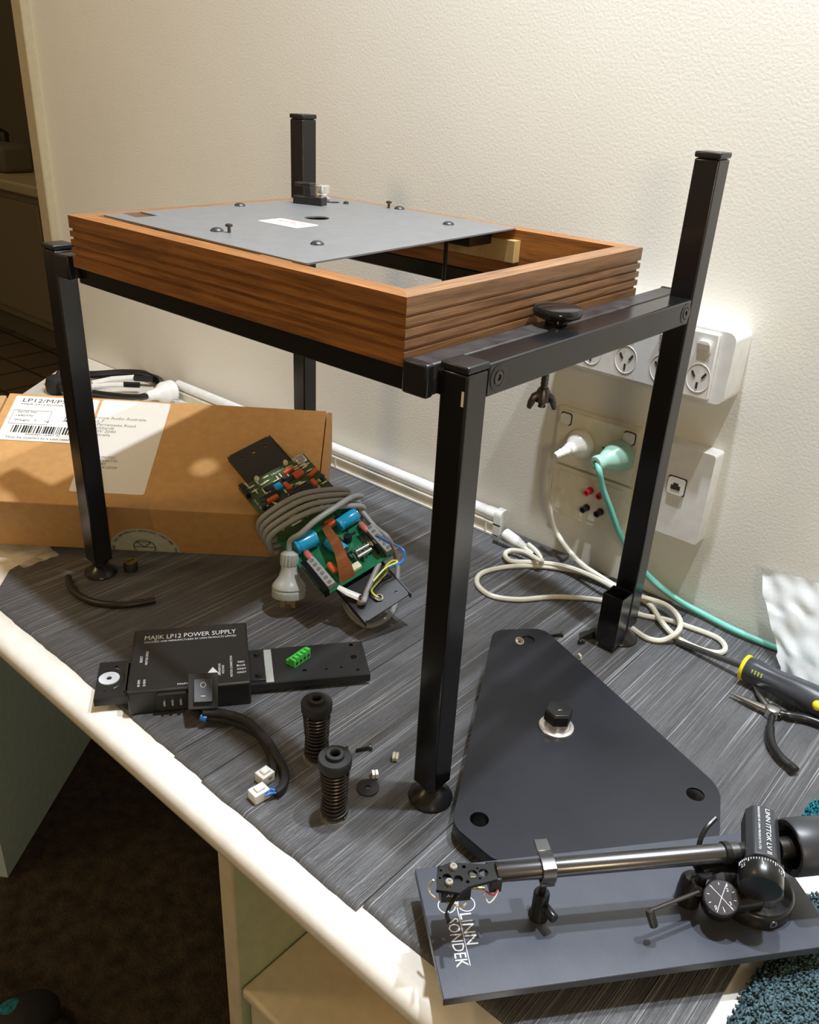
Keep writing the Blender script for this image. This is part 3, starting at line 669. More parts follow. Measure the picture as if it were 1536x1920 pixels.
# white plug and cord that feeds the light batten
wp = thing('white_plug_and_cord', (-.165, .46, .18), 'white plug in the double outlet, its cord looping over the mat to the light', 'cable')
p0 = Y(1094, 830, .476); p1 = Y(1050, 851, .436); ax = (p1-p0); Lp = ax.length
m = MB(); m.lathe(p0, ax, [(.0185, 0), (.0190, .003), (.0190, .008), (.0170, .009), (.0170, .012), (.0150, .015), (.0110, .020), (.0085, .024), (.0085, .027), (.0060, .029), (.0068, .032), (.0055, .036), (.0060, .039), (.0050, .043), (.0052, .046), (.0035, .050)], 30)
m.build('plug', M['plug'], wp)
c = [p0+ax.normalized()*.046, Y(1034, 880, .452), Y(1028, 920, .456), Y(1031, 955, .460), Y(1045, 1000, .466), ZC(1085, 1052, .028), ZC(1140, 1090, .015), ZC(1180, 1112, .009), ZC(1218, 1133, .009), ZC(1240, 1165, .011), ZC(1270, 1196, .0085), ZC(1315, 1218, .0070), ZC(1350, 1224, .0068), ZC(1360, 1214, .0068), ZC(1345, 1196, .0070), ZC(1300, 1178, .0072), ZC(1250, 1162, .0072), ZC(1200, 1152, .0072), ZC(1160, 1133, .0072), ZC(1110, 1123, .0072), ZC(1040, 1119, .0072), ZC(975, 1124, .0070), ZC(925, 1118, .0068), ZC(898, 1100, .0068), ZC(896, 1082, .0070), ZC(915, 1070, .0075), ZC(960, 1062, .0075), ZC(1020, 1062, .008), ZC(1085, 1072, .009), ZC(1135, 1092, .009), ZC(1165, 1112, .0155), ZC(1205, 1120, .0155), ZC(1250, 1135, .017), ZC(1274, 1160, .018), ZC(1272, 1183, .020), ZC(1245, 1200, .0085), ZC(1215, 1197, .0070), ZC(1185, 1178, .0070)]
ptsA = catmull(c, 7)
m = MB(); m.tube(ptsA, .0034, 8)
c2 = [ZC(1160, 1108, .018), ZC(1130, 1090, .024), ZC(1080, 1068, .017), ZC(1040, 1058, .013), ZC(990, 1054, .012), ZC(958, 1052, .010), ZC(947, 1040, .010), ZC(958, 1032, .012), ZC(985, 1036, .017), ZC(1012, 1051, .022), Y(1016, 1050, .452), Y(1006, 1034, .456), Y(990, 1020, .458)]
m.tube(catmull(c2, 7), .0034, 8); m.build('cord', M['cordwhite'], wp)
q0 = Y(948, 1001, .463); q1 = Y(1012, 1047, .453); ax = q1-q0
m = MB(); m.lathe(q0, ax, [(.0085, 0), (.0085, .020), (.0075, .026), (.0066, .028), (.0070, .031), (.0056, .034), (.0062, .037), (.0050, .040), (.0056, .043), (.0044, .046), (.0050, .049), (.0040, .056)], 20); m.build('batten_connector', M['plug'], wp)
# teal plug and cord
tq = thing('teal_plug_and_cord', (-.12, .45, .17), 'pale teal plug in the double outlet with a teal cord trailing along the wall', 'cable')
p0 = Y(1168, 852, .477); p1 = Y(1122, 868, .437); ax = p1-p0
m = MB(); m.lathe(p0, ax, [(.0185, 0), (.0195, .002), (.0195, .009), (.0180, .014), (.0150, .022), (.0110, .031), (.0088, .035), (.0098, .037), (.0100, .044), (.0085, .046), (.0045, .0465), (.0045, .040)], 32); m.build('plug', M['tealp'], tq)
e_ = p0+ax.normalized()*.043
c = [e_, Y(1124, 885, .430), Y(1130, 915, .440), Y(1143, 950, .452), Y(1160, 995, .466), ZC(1185, 1040, .040), ZC(1225, 1088, .020), ZC(1270, 1124, .012), ZC(1320, 1152, .011), ZC(1370, 1178, .011), ZC(1420, 1200, .010), ZC(1470, 1220, .008), ZC(1540, 1246, .0075)]
m = MB(); m.tube(catmull(c, 8), .0040, 10); m.build('cord', M['tealc'], tq)
# light batten along the wall foot
lb = thing('light_batten', (-.42, .475, .02), 'slim cream strip-light batten with translucent tube lying along the foot of the wall', 'strip light')
xe = -.262; xs = -1.05
MB().mm((xs, .4655, .0045), (xe, .4845, .0255)).build('body', M['ivory'], lb, bevel=.0015)
m = MB(); m.mm((xs, .4635, .0045), (xe, .4660, .0075)); m.mm((xs, .4635, .0225), (xe, .4660, .0250))
for x in (-.60, -.288, -.90): m.mm((x, .4635, .007), (x+.0025, .4660, .023))
m.build('ridge', M['plug'], lb)
m = MB(); m.cyl((xs, .4730, .0345), (xe-.012, .4730, .0345), .0088, n=24); m.build('tube', M['tubeglass'], lb)
m = MB(); m.cyl((xe-.028, .4730, .0345), (xe-.012, .4730, .0345), .0094, n=24); m.build('tube_collar', M['plug'], lb)
m = MB(); m.prism(roundpoly([(.4635, .0045), (.4848, .0045), (.4848, .0455), (.4635, .0455)], [.001, .001, .009, .009]), 0, .012); m.v = [V((xe-.012+p.z, p.x, p.y)) for p in m.v]; m.build('end_cap', M['plug'], lb, bevel=.0006)

# ---------------------------------------------------------------- circuit board assembly
from mathutils import Quaternion
# rectangle of the board recovered as (origin, e across, d up the slope, n)
Ce, Cd = V((.2403, .9216, .3048)).normalized(), V((-.9446, .1498, .2919)).normalized(); Cn = Ce.cross(Cd).normalized()
CO = V((-.2712, .1266, .0520)); CW, CH = .0968, .2038
CM = frame(CO, Ce, Cd)
CI = CM.inverted()
def cb2(u, v, h=0.0):  # pixel -> local coordinates on board plane lifted by h
    p = onpl(u, v, CO + Cn*h, Cn); q = CI @ p; return V((q.x, q.y, h))
pc = thing('circuit_board_assembly', tuple(Z(620, 1080, .004)), 'green circuit boards on a black bracket bound with grey lead, leaning on the box', 'circuit board')
m = MB(CM); m.prism(rrect(.021, -.052, .083, .272, .004), -.0125, -.0105, [circ(.034, .258, .0018, 12)[::-1], circ(.052, .258, .0026, 12)[::-1], circ(.070, .258, .0018, 12)[::-1], circ(.072, -.040, .002, 12)[::-1]]); m.build('mounting_bracket', M['powder'], pc)
m = MB(CM); m.mm((.084, -.052, -.020), (.0855, .272, -.0105)); m.mm((.0195, -.052, -.020), (.021, .272, -.0105)); m.build('bracket_lip', M['powder'], pc)
m = MB(CM); m.mm((.045, -.030, -.034), (.075, .05, -.0125)); m.build('heat_sink', M['steel_black'], pc)
ub = MB(CM).prism(rrect(.0005, .098, CW+.002, CH, .001), .0, .0016).build('upper_board', M['pcb'], pc)
lo = MB(CM).prism(rrect(-.002, .0, CW, .1035, .001), -.0020, -.0004).build('lower_board', M['pcb2'], pc)
def part(nm, m_, mt, par, **k): return m_.build(nm, M[mt], par, **k)
# standoffs
for (u, v) in ((482, 900), (536, 870)):
    p = cb2(u, v, .0016); part('standoff', MB(CM).lathe(p, (0, 0, 1), [(.0032, 0), (.0032, .004), (.0016, .005), (.0016, .007)], 12), 'cream2', ub)
part('edge_header', MB(CM).box(cb2(459, 921, .006), (.006, .020, .010)), 'plastic', ub)
def flatbox(u, v, sx, sy, sz, ang, mt, nm, par, h=.0016, bev=0.0):
    p = cb2(u, v, h); R = Matrix.Rotation(math.radians(ang), 3, 'Z')
    return part(nm, MB(CM).box((p.x, p.y, h+sz/2), (sx, sy, sz), R), mt, par, bevel=bev)
flatbox(564, 866, .014, .014, .007, 0, 'silver', 'crystal_can', ub, bev=.002)
for (u, v, sx, sy, a) in ((541, 886, .016, .0055, 10), (560, 892, .014, .010, 0), (588, 889, .016, .005, 20), (590, 909, .006, .013, 0), (540, 915, .006, .014, 10), (512, 939, .017, .0055, 0), (570, 920, .014, .004, 0)):
    flatbox(u, v, sx, sy, .007, a, 'orange', 'film_capacitor', ub, bev=.0018)
for (u, v, sx, sy) in ((516, 912, .028, .009), (563, 918, .024, .008), (508, 932, .026, .009), (530, 961, .026, .009), (545, 900, .02, .007)):
    k = flatbox(u, v, sx, sy, .0035, 0, 'plastic', 'chip', ub)
    p = cb2(u, v, .0016); mm = MB(CM)
    for i in range(7):
        x = p.x - sx*.42 + sx*.84*i/6
        for s_ in (-1, 1): mm.box((x, p.y+s_*(sy/2+.0008), .0028), (.0011, .0016, .0022))
    mm.build('chip_pins', M['silver'], k)
flatbox(523, 916, .010, .010, .006, 0, 'bluecan', 'trimmer', ub, bev=.001)
flatbox(574, 938, .030, .020, .016, 0, 'plastic', 'relay', ub, bev=.001)
flatbox(551, 946, .007, .013, .010, 0, 'greyplug', 'small_transformer', ub, bev=.002)
for (u, v) in ((495, 945), (535, 902), (548, 930), (605, 900), (496, 953)):
    p = cb2(u, v, .0016); part('electrolytic_capacitor', MB(CM).lathe(p, (0, 0, 1), [(.0034, 0), (.0034, .008), (.003, .0086)], 14), 'handle', ub)
rg = random.Random(11); mr = MB(CM); ms = MB(CM)
for i in range(95):
    x = rg.uniform(.008, CW-.006); y = rg.uniform(.108, CH-.006)
    if rg.random() < .6: a = V((x, y, .0030)); b = a + V((.007, 0, 0))
    else: a = V((x, y, .0030)); b = a + V((0, .007, 0))
    mr.cyl(a, b, .0011, n=7); ms.cyl(a-(b-a)*.35, b+(b-a)*.35, .0004, n=5)
mr.build('small_resistors', M['cream2'], ub)['kind'] = 'stuff'; ms.build('component_leads', M['silver'], ub)['kind'] = 'stuff'
textmesh([('VALHALLA', .004, CM @ Matrix.Translation((.055, CH-.008, .0019)), 'CENTER'), ('PCB 340   TOP', .0030, CM @ Matrix.Translation((.006, .175, .0019)) @ Matrix.Rotation(-PI/2, 4, 'Z'), 'LEFT')], M['whiteink'], 'board_print', ub, .00005)
# lower board parts
def can(u0, v0, u1, v1, r, h, nm='large_capacitor'):
    a = cb2(u0, v0, h); b = cb2(u1, v1, h); a.z = b.z = r-.0004
    d = b-a; Lc = d.length
    k = part(nm, MB(CM).lathe(a, d, [(r*.92, -.0006), (r, .001), (r, Lc*.10), (r*.93, Lc*.13), (r, Lc*.16), (r, Lc-.001), (r*.92, Lc+.0004)], 28), 'bluecan', lo)
    part('can_end', MB(CM).lathe(b, d, [(r*.86, 0), (r*.86, .0009)], 24), 'silver', k)
can(555, 1029, 592, 1010, .0105, .006); can(636, 987, 668, 966, .0085, .006); can(616, 1016, 646, 1036, .0085, .006)
for (u, v, a) in ((582, 1050, 90), (684, 996, 90)):
    p = cb2(u, v, .0); R = Matrix.Rotation(math.radians(a), 3, 'Z')
    mm = MB(CM); mm.lathe((p.x, p.y+.010, .006), (0, -1, 0), [(.0025, 0), (.0042, .002), (.0042, .016), (.0025, .018)], 12); part('power_resistor', mm, 'pink', lo)
part('power_resistor', MB(CM).lathe(cb2(625, 1071, .0)+V((0, .009, .006)), (0, -1, 0), [(.0025, 0), (.0042, .002), (.0042, .014), (.0025, .016)], 12), 'orange', lo)
part('orange_capacitor', MB(CM).box(cb2(620, 985, .004)+V((0, 0, .004)), (.014, .009, .009)), 'orange', lo, bevel=.002)
p = cb2(653, 1013, 0); part('small_capacitor', MB(CM).lathe(p, (0, 0, 1), [(.005, 0), (.005, .009), (.0045, .0096)], 16), 'plastic', lo)
for (u, v) in ((603, 1080), (712, 1017)):
    p = cb2(u, v, 0); k = part('terminal_block', MB(CM).box((p.x, p.y, .005), (.011, .046, .010)), 'termgrey', lo, bevel=.0008)
    mm = MB(CM)
    for i in range(6):
        y = p.y-.019+.038*i/5; mm.lathe((p.x, y, .0099), (0, 0, 1), [(.0026, 0), (.0026, .0009), (.0008, .0010)], 10)
    mm.build('terminal_screws', M['silver'], k)
    mm = MB(CM); mm.mm((p.x-.013, p.y-.028, -.0004), (p.x-.0065, p.y+.024, .012) ) if u < 650 else mm.mm((p.x-.012, p.y-.02, -.0004), (p.x-.0105, p.y+.024, .012)); mm.build('heat_fin', M['steel_black'], lo)
for (u, v) in ((672, 1037), (690, 1028), (668, 1047), (684, 1043), (700, 1025)):
    p = cb2(u, v, 0); mm = MB(CM); mm.mm((p.x-.003, p.y-.0035, 0), (p.x-.0018, p.y+.0035, .008)); mm.mm((p.x+.0018, p.y-.0035, 0), (p.x+.003, p.y+.0035, .008)); mm.build('fuse_clip', M['silver'], lo)
for (a, b) in (((668, 1040), (692, 1027)), ((672, 1050), (697, 1035))):
    pa = cb2(*a, .0); pb = cb2(*b, .0); pa.z = pb.z = .006; part('glass_fuse', MB(CM).cyl(pa, pb, .0026, n=12), 'silver', lo)
flatbox(667, 1066, .013, .009, .006, 0, 'cream2', 'film_box', lo, h=0, bev=.001)
mr = MB(CM)
for i in range(26):
    x = rg.uniform(.006, CW-.008); y = rg.uniform(.006, .092); a = V((x, y, .0018)); b = a + (V((.008, 0, 0)) if rg.random() < .5 else V((0, .008, 0))); mr.cyl(a, b, .0011, n=7)
mr.build('small_diodes', M['plastic'], lo)['kind'] = 'stuff'
# copper tape flap running over the lower board
tpx = [(608, 984), (618, 1000), (632, 1022), (640, 1045), (646, 1062), (652, 1088)]
tw = [.010, .011, .013, .014, .018, .022]; th_ = [.014, .020, .023, .020, .014, -.001]
L = []; R_ = []
for (u, v), w_, h_ in zip(tpx, tw, th_):
    p = cb2(u, v, h_); L.append(V((p.x-w_/2, p.y, h_))); R_.append(V((p.x+w_/2, p.y, h_+.001)))
L = catmull(L, 4); R_ = catmull(R_, 4); m = MB(CM); n = len(L)
vs = L + R_ + [p-V((0, 0, .0005)) for p in L] + [p-V((0, 0, .0005)) for p in R_]; fs = []
for i in range(n-1): fs += [(i, i+1, n+i+1, n+i), (2*n+i, 3*n+i, 3*n+i+1, 2*n+i+1), (i, 2*n+i, 2*n+i+1, i+1), (n+i, n+i+1, 3*n+i+1, 3*n+i)]
m.add(vs, fs); m.build('copper_tape', M['copper'], pc)
# grey mains lead wound around the boards
coil = []
m = MB(CM)
for k, (off, hh) in enumerate(((0, .017), (.0075, .018), (.015, .0175), (.0225, .017))):
    lft = cb2(503+k*8, 1000+k*9, 0); rgt = cb2(668+k*5, 941+k*13, 0)
    a = V((-.009-.001*k, .130-.0095*k, 0)); b = V((CW+.010, .110-.011*k, 0))
    path = [a+V((-.002, 0, -.004)), a+V((.006, .002, .016)), (a+b)/2+V((0, .006, hh+.010)), b+V((-.008, .002, .014)), b+V((.001, 0, -.002)), b+V((-.010, -.001, -.0175)), (a+b)/2+V((0, -.003, -.019)), a+V((.006, -.001, -.018))]
    m.tube(catmull(path, 9, True), .0036, 10, True)
# lead to plug
path = [cb2(678, 930, .006), cb2(660, 932, .025), cb2(628, 952, .034)]
m1 = MB(); wpts = [CM @ p for p in path]
plug_top = Z(541, 1041, .0)  # placeholder column below
PB = Z(541, 1138, .0130); 
pax = (V((0, 0, 1)) + V((RF.x, RF.y, 0)).normalized()*.25).normalized(); KP = .87
ptop = PB + pax*.083*KP
wpts += [onpl(592, 976, CO+Cn*.036, Cn), onpl(565, 1000, CO+Cn*.028, Cn), ptop+pax*.010, ptop-pax*.008]
m1.tube(catmull(wpts, 8), .0036, 10)
# tail of the lead: clamp, loop on the mat, up the right side
tail = [CM @ V((CW+.006, .100, .012)), Y(700, 985, .235), Y(728, 1010, .235), Z(744, 1050, .040), Z(745, 1085, .024), Z(742, 1130, .008), Z(725, 1160, .0075), Z(690, 1174, .0075), Z(660, 1155, .0075), Z(645, 1125, .012), CM @ V((.030, -.030, -.006)), CM @ V((.045, -.020, -.006)), CM @ V((.078, .002, -.004))]
m1.tube(catmull(tail, 8), .0034, 10)
m.v += m1.v; o_ = len(m.v)-len(m1.v); m.f += [[i+o_ for i in f] for f in m1.f]
m.build('mains_lead', M['greycord'], pc)
m = MB()
m.lathe(PB, pax, [(.0200, .016), (.0205, .017), (.0205, .026), (.0193, .027), (.0193, .029), (.0205, .030), (.0200, .033), (.0165, .038), (.0125, .045), (.0102, .054), (.0100, .061), (.0085, .0615)], 36); m.v = [PB+(p-PB)-pax*((p-PB).dot(pax)*(1-KP)) for p in m.v]; pg = m.build('mains_plug', M['greyplug'], pc, label='grey three-pin plug')
m = MB(); pr = []
for i in range(48):
    pr.append(1)
rings = []; pa_ = pax.orthogonal().normalized(); pb__ = pax.cross(pa_)
for h_, r_ in ((.061, .0100), (.062, .0108), (.077, .0104), (.079, .0085), (.081, .005)):
    rings.append([PB + pax*h_*KP + (pa_*math.cos(2*PI*j/64)+pb__*math.sin(2*PI*j/64))*r_*(1+.05*math.cos(16*2*PI*j/64)) for j in range(64)])
m.rings(rings); m.build('plug_collar', M['greyplug'], pg)
m = MB(); vd = (RR-pax*RR.dot(pax)).normalized(); ud = pax.cross(vd)
for (a, b, s_) in ((-.0068, -.004, .5), (.0068, -.004, -.5), (-.0005, .008, 0)):
    xx = (vd*math.cos(s_)+ud*math.sin(s_)); fr = frame(PB+vd*a+ud*b+pax*.001, xx, pax)
    MBt = MB(fr); MBt.box((0, .0075, 0), (.0062, .015, .0017)); k0 = len(m.v); m.v += MBt.v; m.f += [[q_+k0 for q_ in f] for f in MBt.f]
m.build('plug_pins', M['brass'], pg)
# cable clamp, ring terminal and coloured wires
m = MB(CM); p = V((.028, -.020, -.002)); m.tube([V((.018, .0, .002)), V((.024, -.012, -.001)), V((.034, -.026, -.006))], [.003, .0042, .0046], 8, flat=.4); m.build('cable_clamp', M['plate_white'], pc)
part('clamp_screw', MB(CM).lathe(V((.033, -.026, -.004)), (0, 0, 1), [(.0035, 0), (.0035, .002), (.002, .003)], 12), 'darksteel', pc)
p = cb2(711, 1120, -.009); part('ring_terminal', MB(CM).tube([p+V((.004*math.cos(t), .004*math.sin(t), 0)) for t in [2*PI*i/20 for i in range(20)]], .0012, 6, True), 'silver', pc)
for mt, nm, px in (('bluewire', 'blue_wire', [(706, 1003), (738, 1020), (757, 1032), (756, 1050), (738, 1062), (722, 1062)]), ('brownwire', 'brown_wire', [(705, 1002), (728, 1012), (740, 1030), (744, 1050), (740, 1062)]), ('yellowwire', 'earth_wire', [(700, 1090), (722, 1066), (745, 1054), (735, 1052), (722, 1064), (726, 1072), (703, 1098), (697, 1108), (704, 1117), (710, 1120)])):
    n = len(px); pts = []
    for i, (u, v) in enumerate(px):
        h_ = .012 if i < n*.5 else (.004 if mt != 'yellowwire' else -.004)
        p = cb2(u, v, h_); pts.append(CM @ p)
    m = MB(); m.tube(catmull(pts, 8), .0012, 7); m.build(nm, M[mt], pc)

# ---------------------------------------------------------------- new power supply unit
a = Z(252, 1182, .032); b = Z(462, 1166, .032); d_ = Z(240, 1302, .032)
xd = V((b.x-a.x, b.y-a.y, 0)).normalized(); yd = V((-xd.y, xd.x, 0))
SM = frame((a.x, a.y, .0), xd, yd); SI = SM.inverted()
def s2(u, v, h): q = SI @ Z(u, v, h); return V((q.x, q.y, h))
HB = s2(462, 1166, .032).x; HD = -(s2(240, 1302, .032).y+s2(473, 1276, .032).y)/2
ps = thing('power_supply_unit', (a.x, a.y, .0036), 'black power supply box with white lettering on a long perforated metal strip', 'power supply')
MS = frame((a.x, a.y, .0036), xd, yd)
m = MB(MS); m.mm((0, -HD, 0), (HB, 0, .0284)); m.build('housing', M['powder'], ps, bevel=.0022, seg=3)
Hh = .032; zs = .017
sa = s2(185, 1243, zs); sb = s2(178, 1308, zs); sc_ = s2(679, 1204, zs); sd = s2(694, 1264, zs)
xL = (sa.x+sb.x)/2; xR = (sc_.x+sd.x)/2; yB = (sa.y+sc_.y)/2; yF = (sb.y+sd.y)/2
hs = [circ(xL+.018, yB-.008, .0016, 10)[::-1], circ(xL+.010, yF+.010, .0016, 10)[::-1]]
for (u, v, r_) in ((658, 1209, .0025), (663, 1232, .0038), (571, 1257, .0026), (612, 1254, .0014), (640, 1251, .0014), (671, 1256, .0022)):
    q = s2(u, v, zs); hs.append(circ(q.x, q.y, r_, 12)[::-1])
hs.append(circ((xL+.018), (yB+yF)/2, .0028, 14)[::-1])
m = MB(SM); m.prism([(xL, yF), (xR, yF), (xR, yB), (xL, yB)], zs-.0015, zs, hs); k = m.build('metal_strip', M['powder'], ps)
m = MB(SM); m.mm((xL, yF-.0015, zs-.009), (xR, yF, zs-.0002)); m.mm((xL, yB, zs-.009), (xR, yB+.0015, zs-.0002)); m.build('strip_lip', M['powder'], ps)
m = MB(SM); m.mm((xR-.08, yF+.004, .0037), (xR-.03, yB-.004, zs-.0015)); m.build('under_block', M['steel_black'], ps)
q = s2(205, 1273, zs); part('white_washer', MB(SM).lathe((q.x, q.y, zs), (0, 0, 1), [(.0028, 0), (.0028, .0012), (.0105, .0012), (.0105, 0)], 32, False), 'washer', ps)
m = MB(SM); m.tube([V((q.x-.002+.017*math.cos(t), q.y+.019*math.sin(t), zs+.0002)) for t in [(-.35+.7*i/12)*PI for i in range(13)]], .0006, 5); m.mm((q.x+.016, yF+.006, zs), (q.x+.024, yB-.006, zs+.0015)); m.build('slot_edge', M['darksteel'], ps)
# right end tab with two screws and grey band
m = MB(SM); m.mm((HB, yF+.004, zs), (HB+.016, yB-.002, zs+.0015)); tb = m.build('end_tab', M['powder'], ps, bevel=.0006)
for yy in (yF+.012, yB-.010):
    part('tab_screw', MB(SM).lathe((HB+.009, yy, zs+.0015), (0, 0, 1), [(.0036, 0), (.0032, .0018), (.001, .0026)], 14), 'plastic', tb)
m = MB(SM); m.mm((HB+.0165, yF+.0, zs), (HB+.0245, yB-.001, zs+.0006)); m.build('grey_band', M['greyplug'], ps, label='narrow grey bare metal band')
m = MB(SM); m.mm((HB*.0-.004, yF+.003, zs), (.001, yB-.003, zs+.0015)); m.build('end_tab', M['powder'], ps)
def SP(x, y, rot=0): return SM @ Matrix.Translation((x*HB, -y*HD, .0323)) @ Matrix.Rotation(rot, 4, 'Z')
textmesh([('MAJIK LP12 POWER SUPPLY', (.80*HB, .0078), SP(.10, .190), 'LEFT')], M['whiteink'], 'title_lettering', ps, .00005)
textmesh([('DESIGNED AND MANUFACTURED BY LINN PRODUCTS LIMITED', (.80*HB, .0032), SP(.10, .245), 'LEFT'),
          ('MAINS INPUT', .0042, SP(.40, .95), 'LEFT'), ('MOTOR SPEED', .0036, SP(.145, .60, PI/2), 'LEFT'), ('SELECT', .0036, SP(.10, .56, PI/2), 'LEFT'), ('33 RPM', .0036, SP(.145, .93, PI/2), 'LEFT'), ('45 RPM', .0036, SP(.10, .93, PI/2), 'LEFT'),
          ('DANGEROUS', .0033, SP(.755, .86, PI/2), 'LEFT'), ('VOLTAGE', .0033, SP(.785, .84, PI/2), 'LEFT'), ('MOTOR CONNECTION', .0034, SP(.855, .90, PI/2), 'LEFT'),
          ('RED', .0040, SP(.90, .69), 'LEFT'), ('BLUE', .0040, SP(.89, .745), 'LEFT'), ('GREY', .0040, SP(.89, .80), 'LEFT'), ('GREY', .0040, SP(.89, .855), 'LEFT')], M['whiteink'], 'small_lettering', ps, .00005)
m = MB(SP(.69, .83)); m.prism([(-.007, -.001), (.007, -.001), (0, .0115)], 0, .0001); m.build('warning_triangle', M['whiteink'], ps)
# inlet and rocker switch on the front side
m = MB(MS); ix = HB*.36; 
m.prism(rrect(ix-.016, .006, ix+.016, .025, .003), 0, .004); m.v = [MS @ (lambda p: V((p.x, -HD-p.z, p.y)))(MS.inverted() @ p) for p in m.v]; il = m.build('mains_inlet', M['rubber'], ps, bevel=.0006)
m = MB(MS)
for dx in (-.008, 0, .008): m.mm((ix+dx-.001, -HD-.007, .013), (ix+dx+.001, -HD-.002, .018))
m.build('inlet_pins', M['silver'], il)
q = Z(381, 1296, .036)
rf = frame(q, xd*.96+V((0, 0, -.05)), yd*.75+V((0, 0, .62)))
m = MB(rf); m.mm((-.0125, -.016, -.020), (.0125, .016, 0)); m.mm((-.0145, -.018, 0), (.0145, .018, .002)); sw = m.build('rocker_switch', M['rubber'], ps, bevel=.0006)
m = MB(rf); m.add([(-.0095, -.0125, 0), (.0095, -.0125, 0), (.0095, .0125, 0), (-.0095, .0125, 0), (-.009, -.012, .0065), (.009, -.012, .0065), (.009, .012, .0030), (-.009, .012, .0030)], [(0, 3, 2, 1), (4, 5, 6, 7), (0, 1, 5, 4), (1, 2, 6, 5), (2, 3, 7, 6), (3, 0, 4, 7)]); m.build('rocker', M['handle'], sw, bevel=.0005)
sl_ = math.atan2(.0035, .024)
tf = rf @ Matrix.Translation((0, .0, .0049)) @ Matrix.Rotation(-sl_, 4, 'X')
m = MB(tf); m.tube([V((.0026*math.cos(t), .0055+.0026*math.sin(t), 0)) for t in [2*PI*i/20 for i in range(20)]], .0003, 5, True); m.mm((-.0022, -.0065, -.0002), (.0022, -.0058, .0003)); m.build('switch_marks', M['whiteink'], sw)
# harness
m = MB()
c = [Z(365, 1335, .020), Z(385, 1345, .012), Z(430, 1352, .0095), Z(475, 1370, .0085), Z(500, 1400, .008), Z(512, 1435, .0078), Z(510, 1452, .0085)]; m.tube(catmull(c, 8), .0040, 9)
c = [Z(380, 1335, .020), Z(420, 1338, .018), Z(462, 1352, .018), Z(498, 1385, .017), Z(520, 1420, .0095), Z(534, 1450, .008), Z(530, 1475, .0078), Z(516, 1488, .0085)]; m.tube(catmull(c, 8), .0044, 9)
m.build('cable_harness', M['rubber'], ps)
m = MB(); m.tube([Z(377, 1343, .0155), Z(388, 1347, .014)], .0042, 9); m.tube(catmull([Z(518, 1486, .010), Z(506, 1488, .011), Z(498, 1492, .0105)], 5), .0014, 6); m.tube(catmull([Z(516, 1482, .012), Z(505, 1480, .013), Z(497, 1487, .0125)], 5), .0014, 6); m.build('blue_wires', M['bluewire'], ps)
m = MB(); m.tube(catmull([Z(511, 1448, .010), Z(508, 1456, .010), Z(502, 1460, .010)], 5), .0016, 6); m.tube([Z(388, 1334, .018), Z(396, 1336, .017)], .002, 6); m.build('brown_wires', M['brownwire'], ps)
for (u, v, u2, v2, nm) in ((486, 1470, 508, 1455, 'white_connector'), (472, 1503, 500, 1487, 'white_connector')):
    a = Z(u, v, .0045); b = Z(u2, v2, .0045); dx_ = (b-a); fr = frame(a, dx_, V((-dx_.y, dx_.x, 0)))
    m = MB(fr); Lq = dx_.length; m.mm((0, -.0062, -.0005), (Lq, .0062, .010)); m.mm((Lq*.25, -.0035, .010), (Lq*.8, .0035, .0125)); m.mm((Lq*.1, .0062, .002), (Lq*.9, .0078, .007)); m.build(nm, M['plug'], ps, bevel=.0008)
# green terminal connector lying on the strip
q = Z(562, 1240, zs); fr = frame((q.x, q.y, zs), xd*.8+yd*.75, yd*.8-xd*.75)
m = MB(fr); m.mm((-.013, -.0045, 0), (.013, .0045, .010)); m.mm((-.013, .0045, 0), (.013, .0085, .006)); gt = thing('green_terminal_connector', (q.x, q.y, zs), 'small green pluggable terminal connector lying on the black metal strip', 'connector')
m.build('body', M['green'], gt, bevel=.0005)
m = MB(fr)
for i in range(4): m.mm((-.0105+i*.0062, -.005, .0095), (-.0065+i*.0062, .001, .0125))
m.build('key', M['green'], gt)
m = MB(fr)
for i in range(4): m.lathe((-.0093+i*.0062, -.0047, .005), (0, -1, 0), [(.0019, 0), (.0019, .0003)], 10)
m.build('wire_entry', M['slot'], gt)

# ---------------------------------------------------------------- suspension springs
ZM = .0036
def spring(u, v, label, h=.066):
    c = Z(u, v, ZM); t = thing('suspension_spring', (c.x, c.y, ZM), label, 'spring', 'grommeted suspension springs')
    m = MB(); m.lathe(c, (0, 0, 1), [(.0042, h+.004), (.0042, h-.010), (.0085, h-.012), (.0135, h-.010), (.0145, h-.008), (.0147, h), (.0140, h+.0012), (.0082, h+.0015), (.0080, h+.0050), (.0073, h+.0056), (.0048, h+.0056), (.0042, h+.004)], 36, False); m.build('top_grommet', M['rubber'], t)
    m = MB(); tr = 12.0; pts = []
    for i in range(int(tr*24)+1):
        a = 2*PI*i/24; s_ = i/(tr*24); r = .0122 - .0022*s_ if s_ < .5 else .0111 - .0018*(1-s_)*0
        r = .0118 - .0016*math.sin(PI*s_)*.9 + .0006*(s_ > .5)
        pts.append(c + V((r*math.cos(a), r*math.sin(a), .003 + (h-.016)*s_)))
    m.tube(pts, .0010, 6); m.build('coil_spring', M['darksteel'], t)
    m = MB(); m.lathe(c, (0, 0, 1), [(.0100, .001), (.0090, .010), (.0078, .022), (.0074, .034), (.0082, h-.014)], 24); m.build('rubber_core', M['rubber'], t)
    m = MB(); m.lathe(c, (0, 0, 1), [(.0092, 0), (.0128, 0), (.0128, .0013), (.0092, .0013)], 36, False); m.build('base_washer', M['chrome'], t, label='thin shiny base washer')
spring(594, 1419, 'black grommeted spring standing farther from the desk edge, behind the other one')
spring(627, 1527, 'black grommeted spring standing nearest the desk edge, on its own shadow')

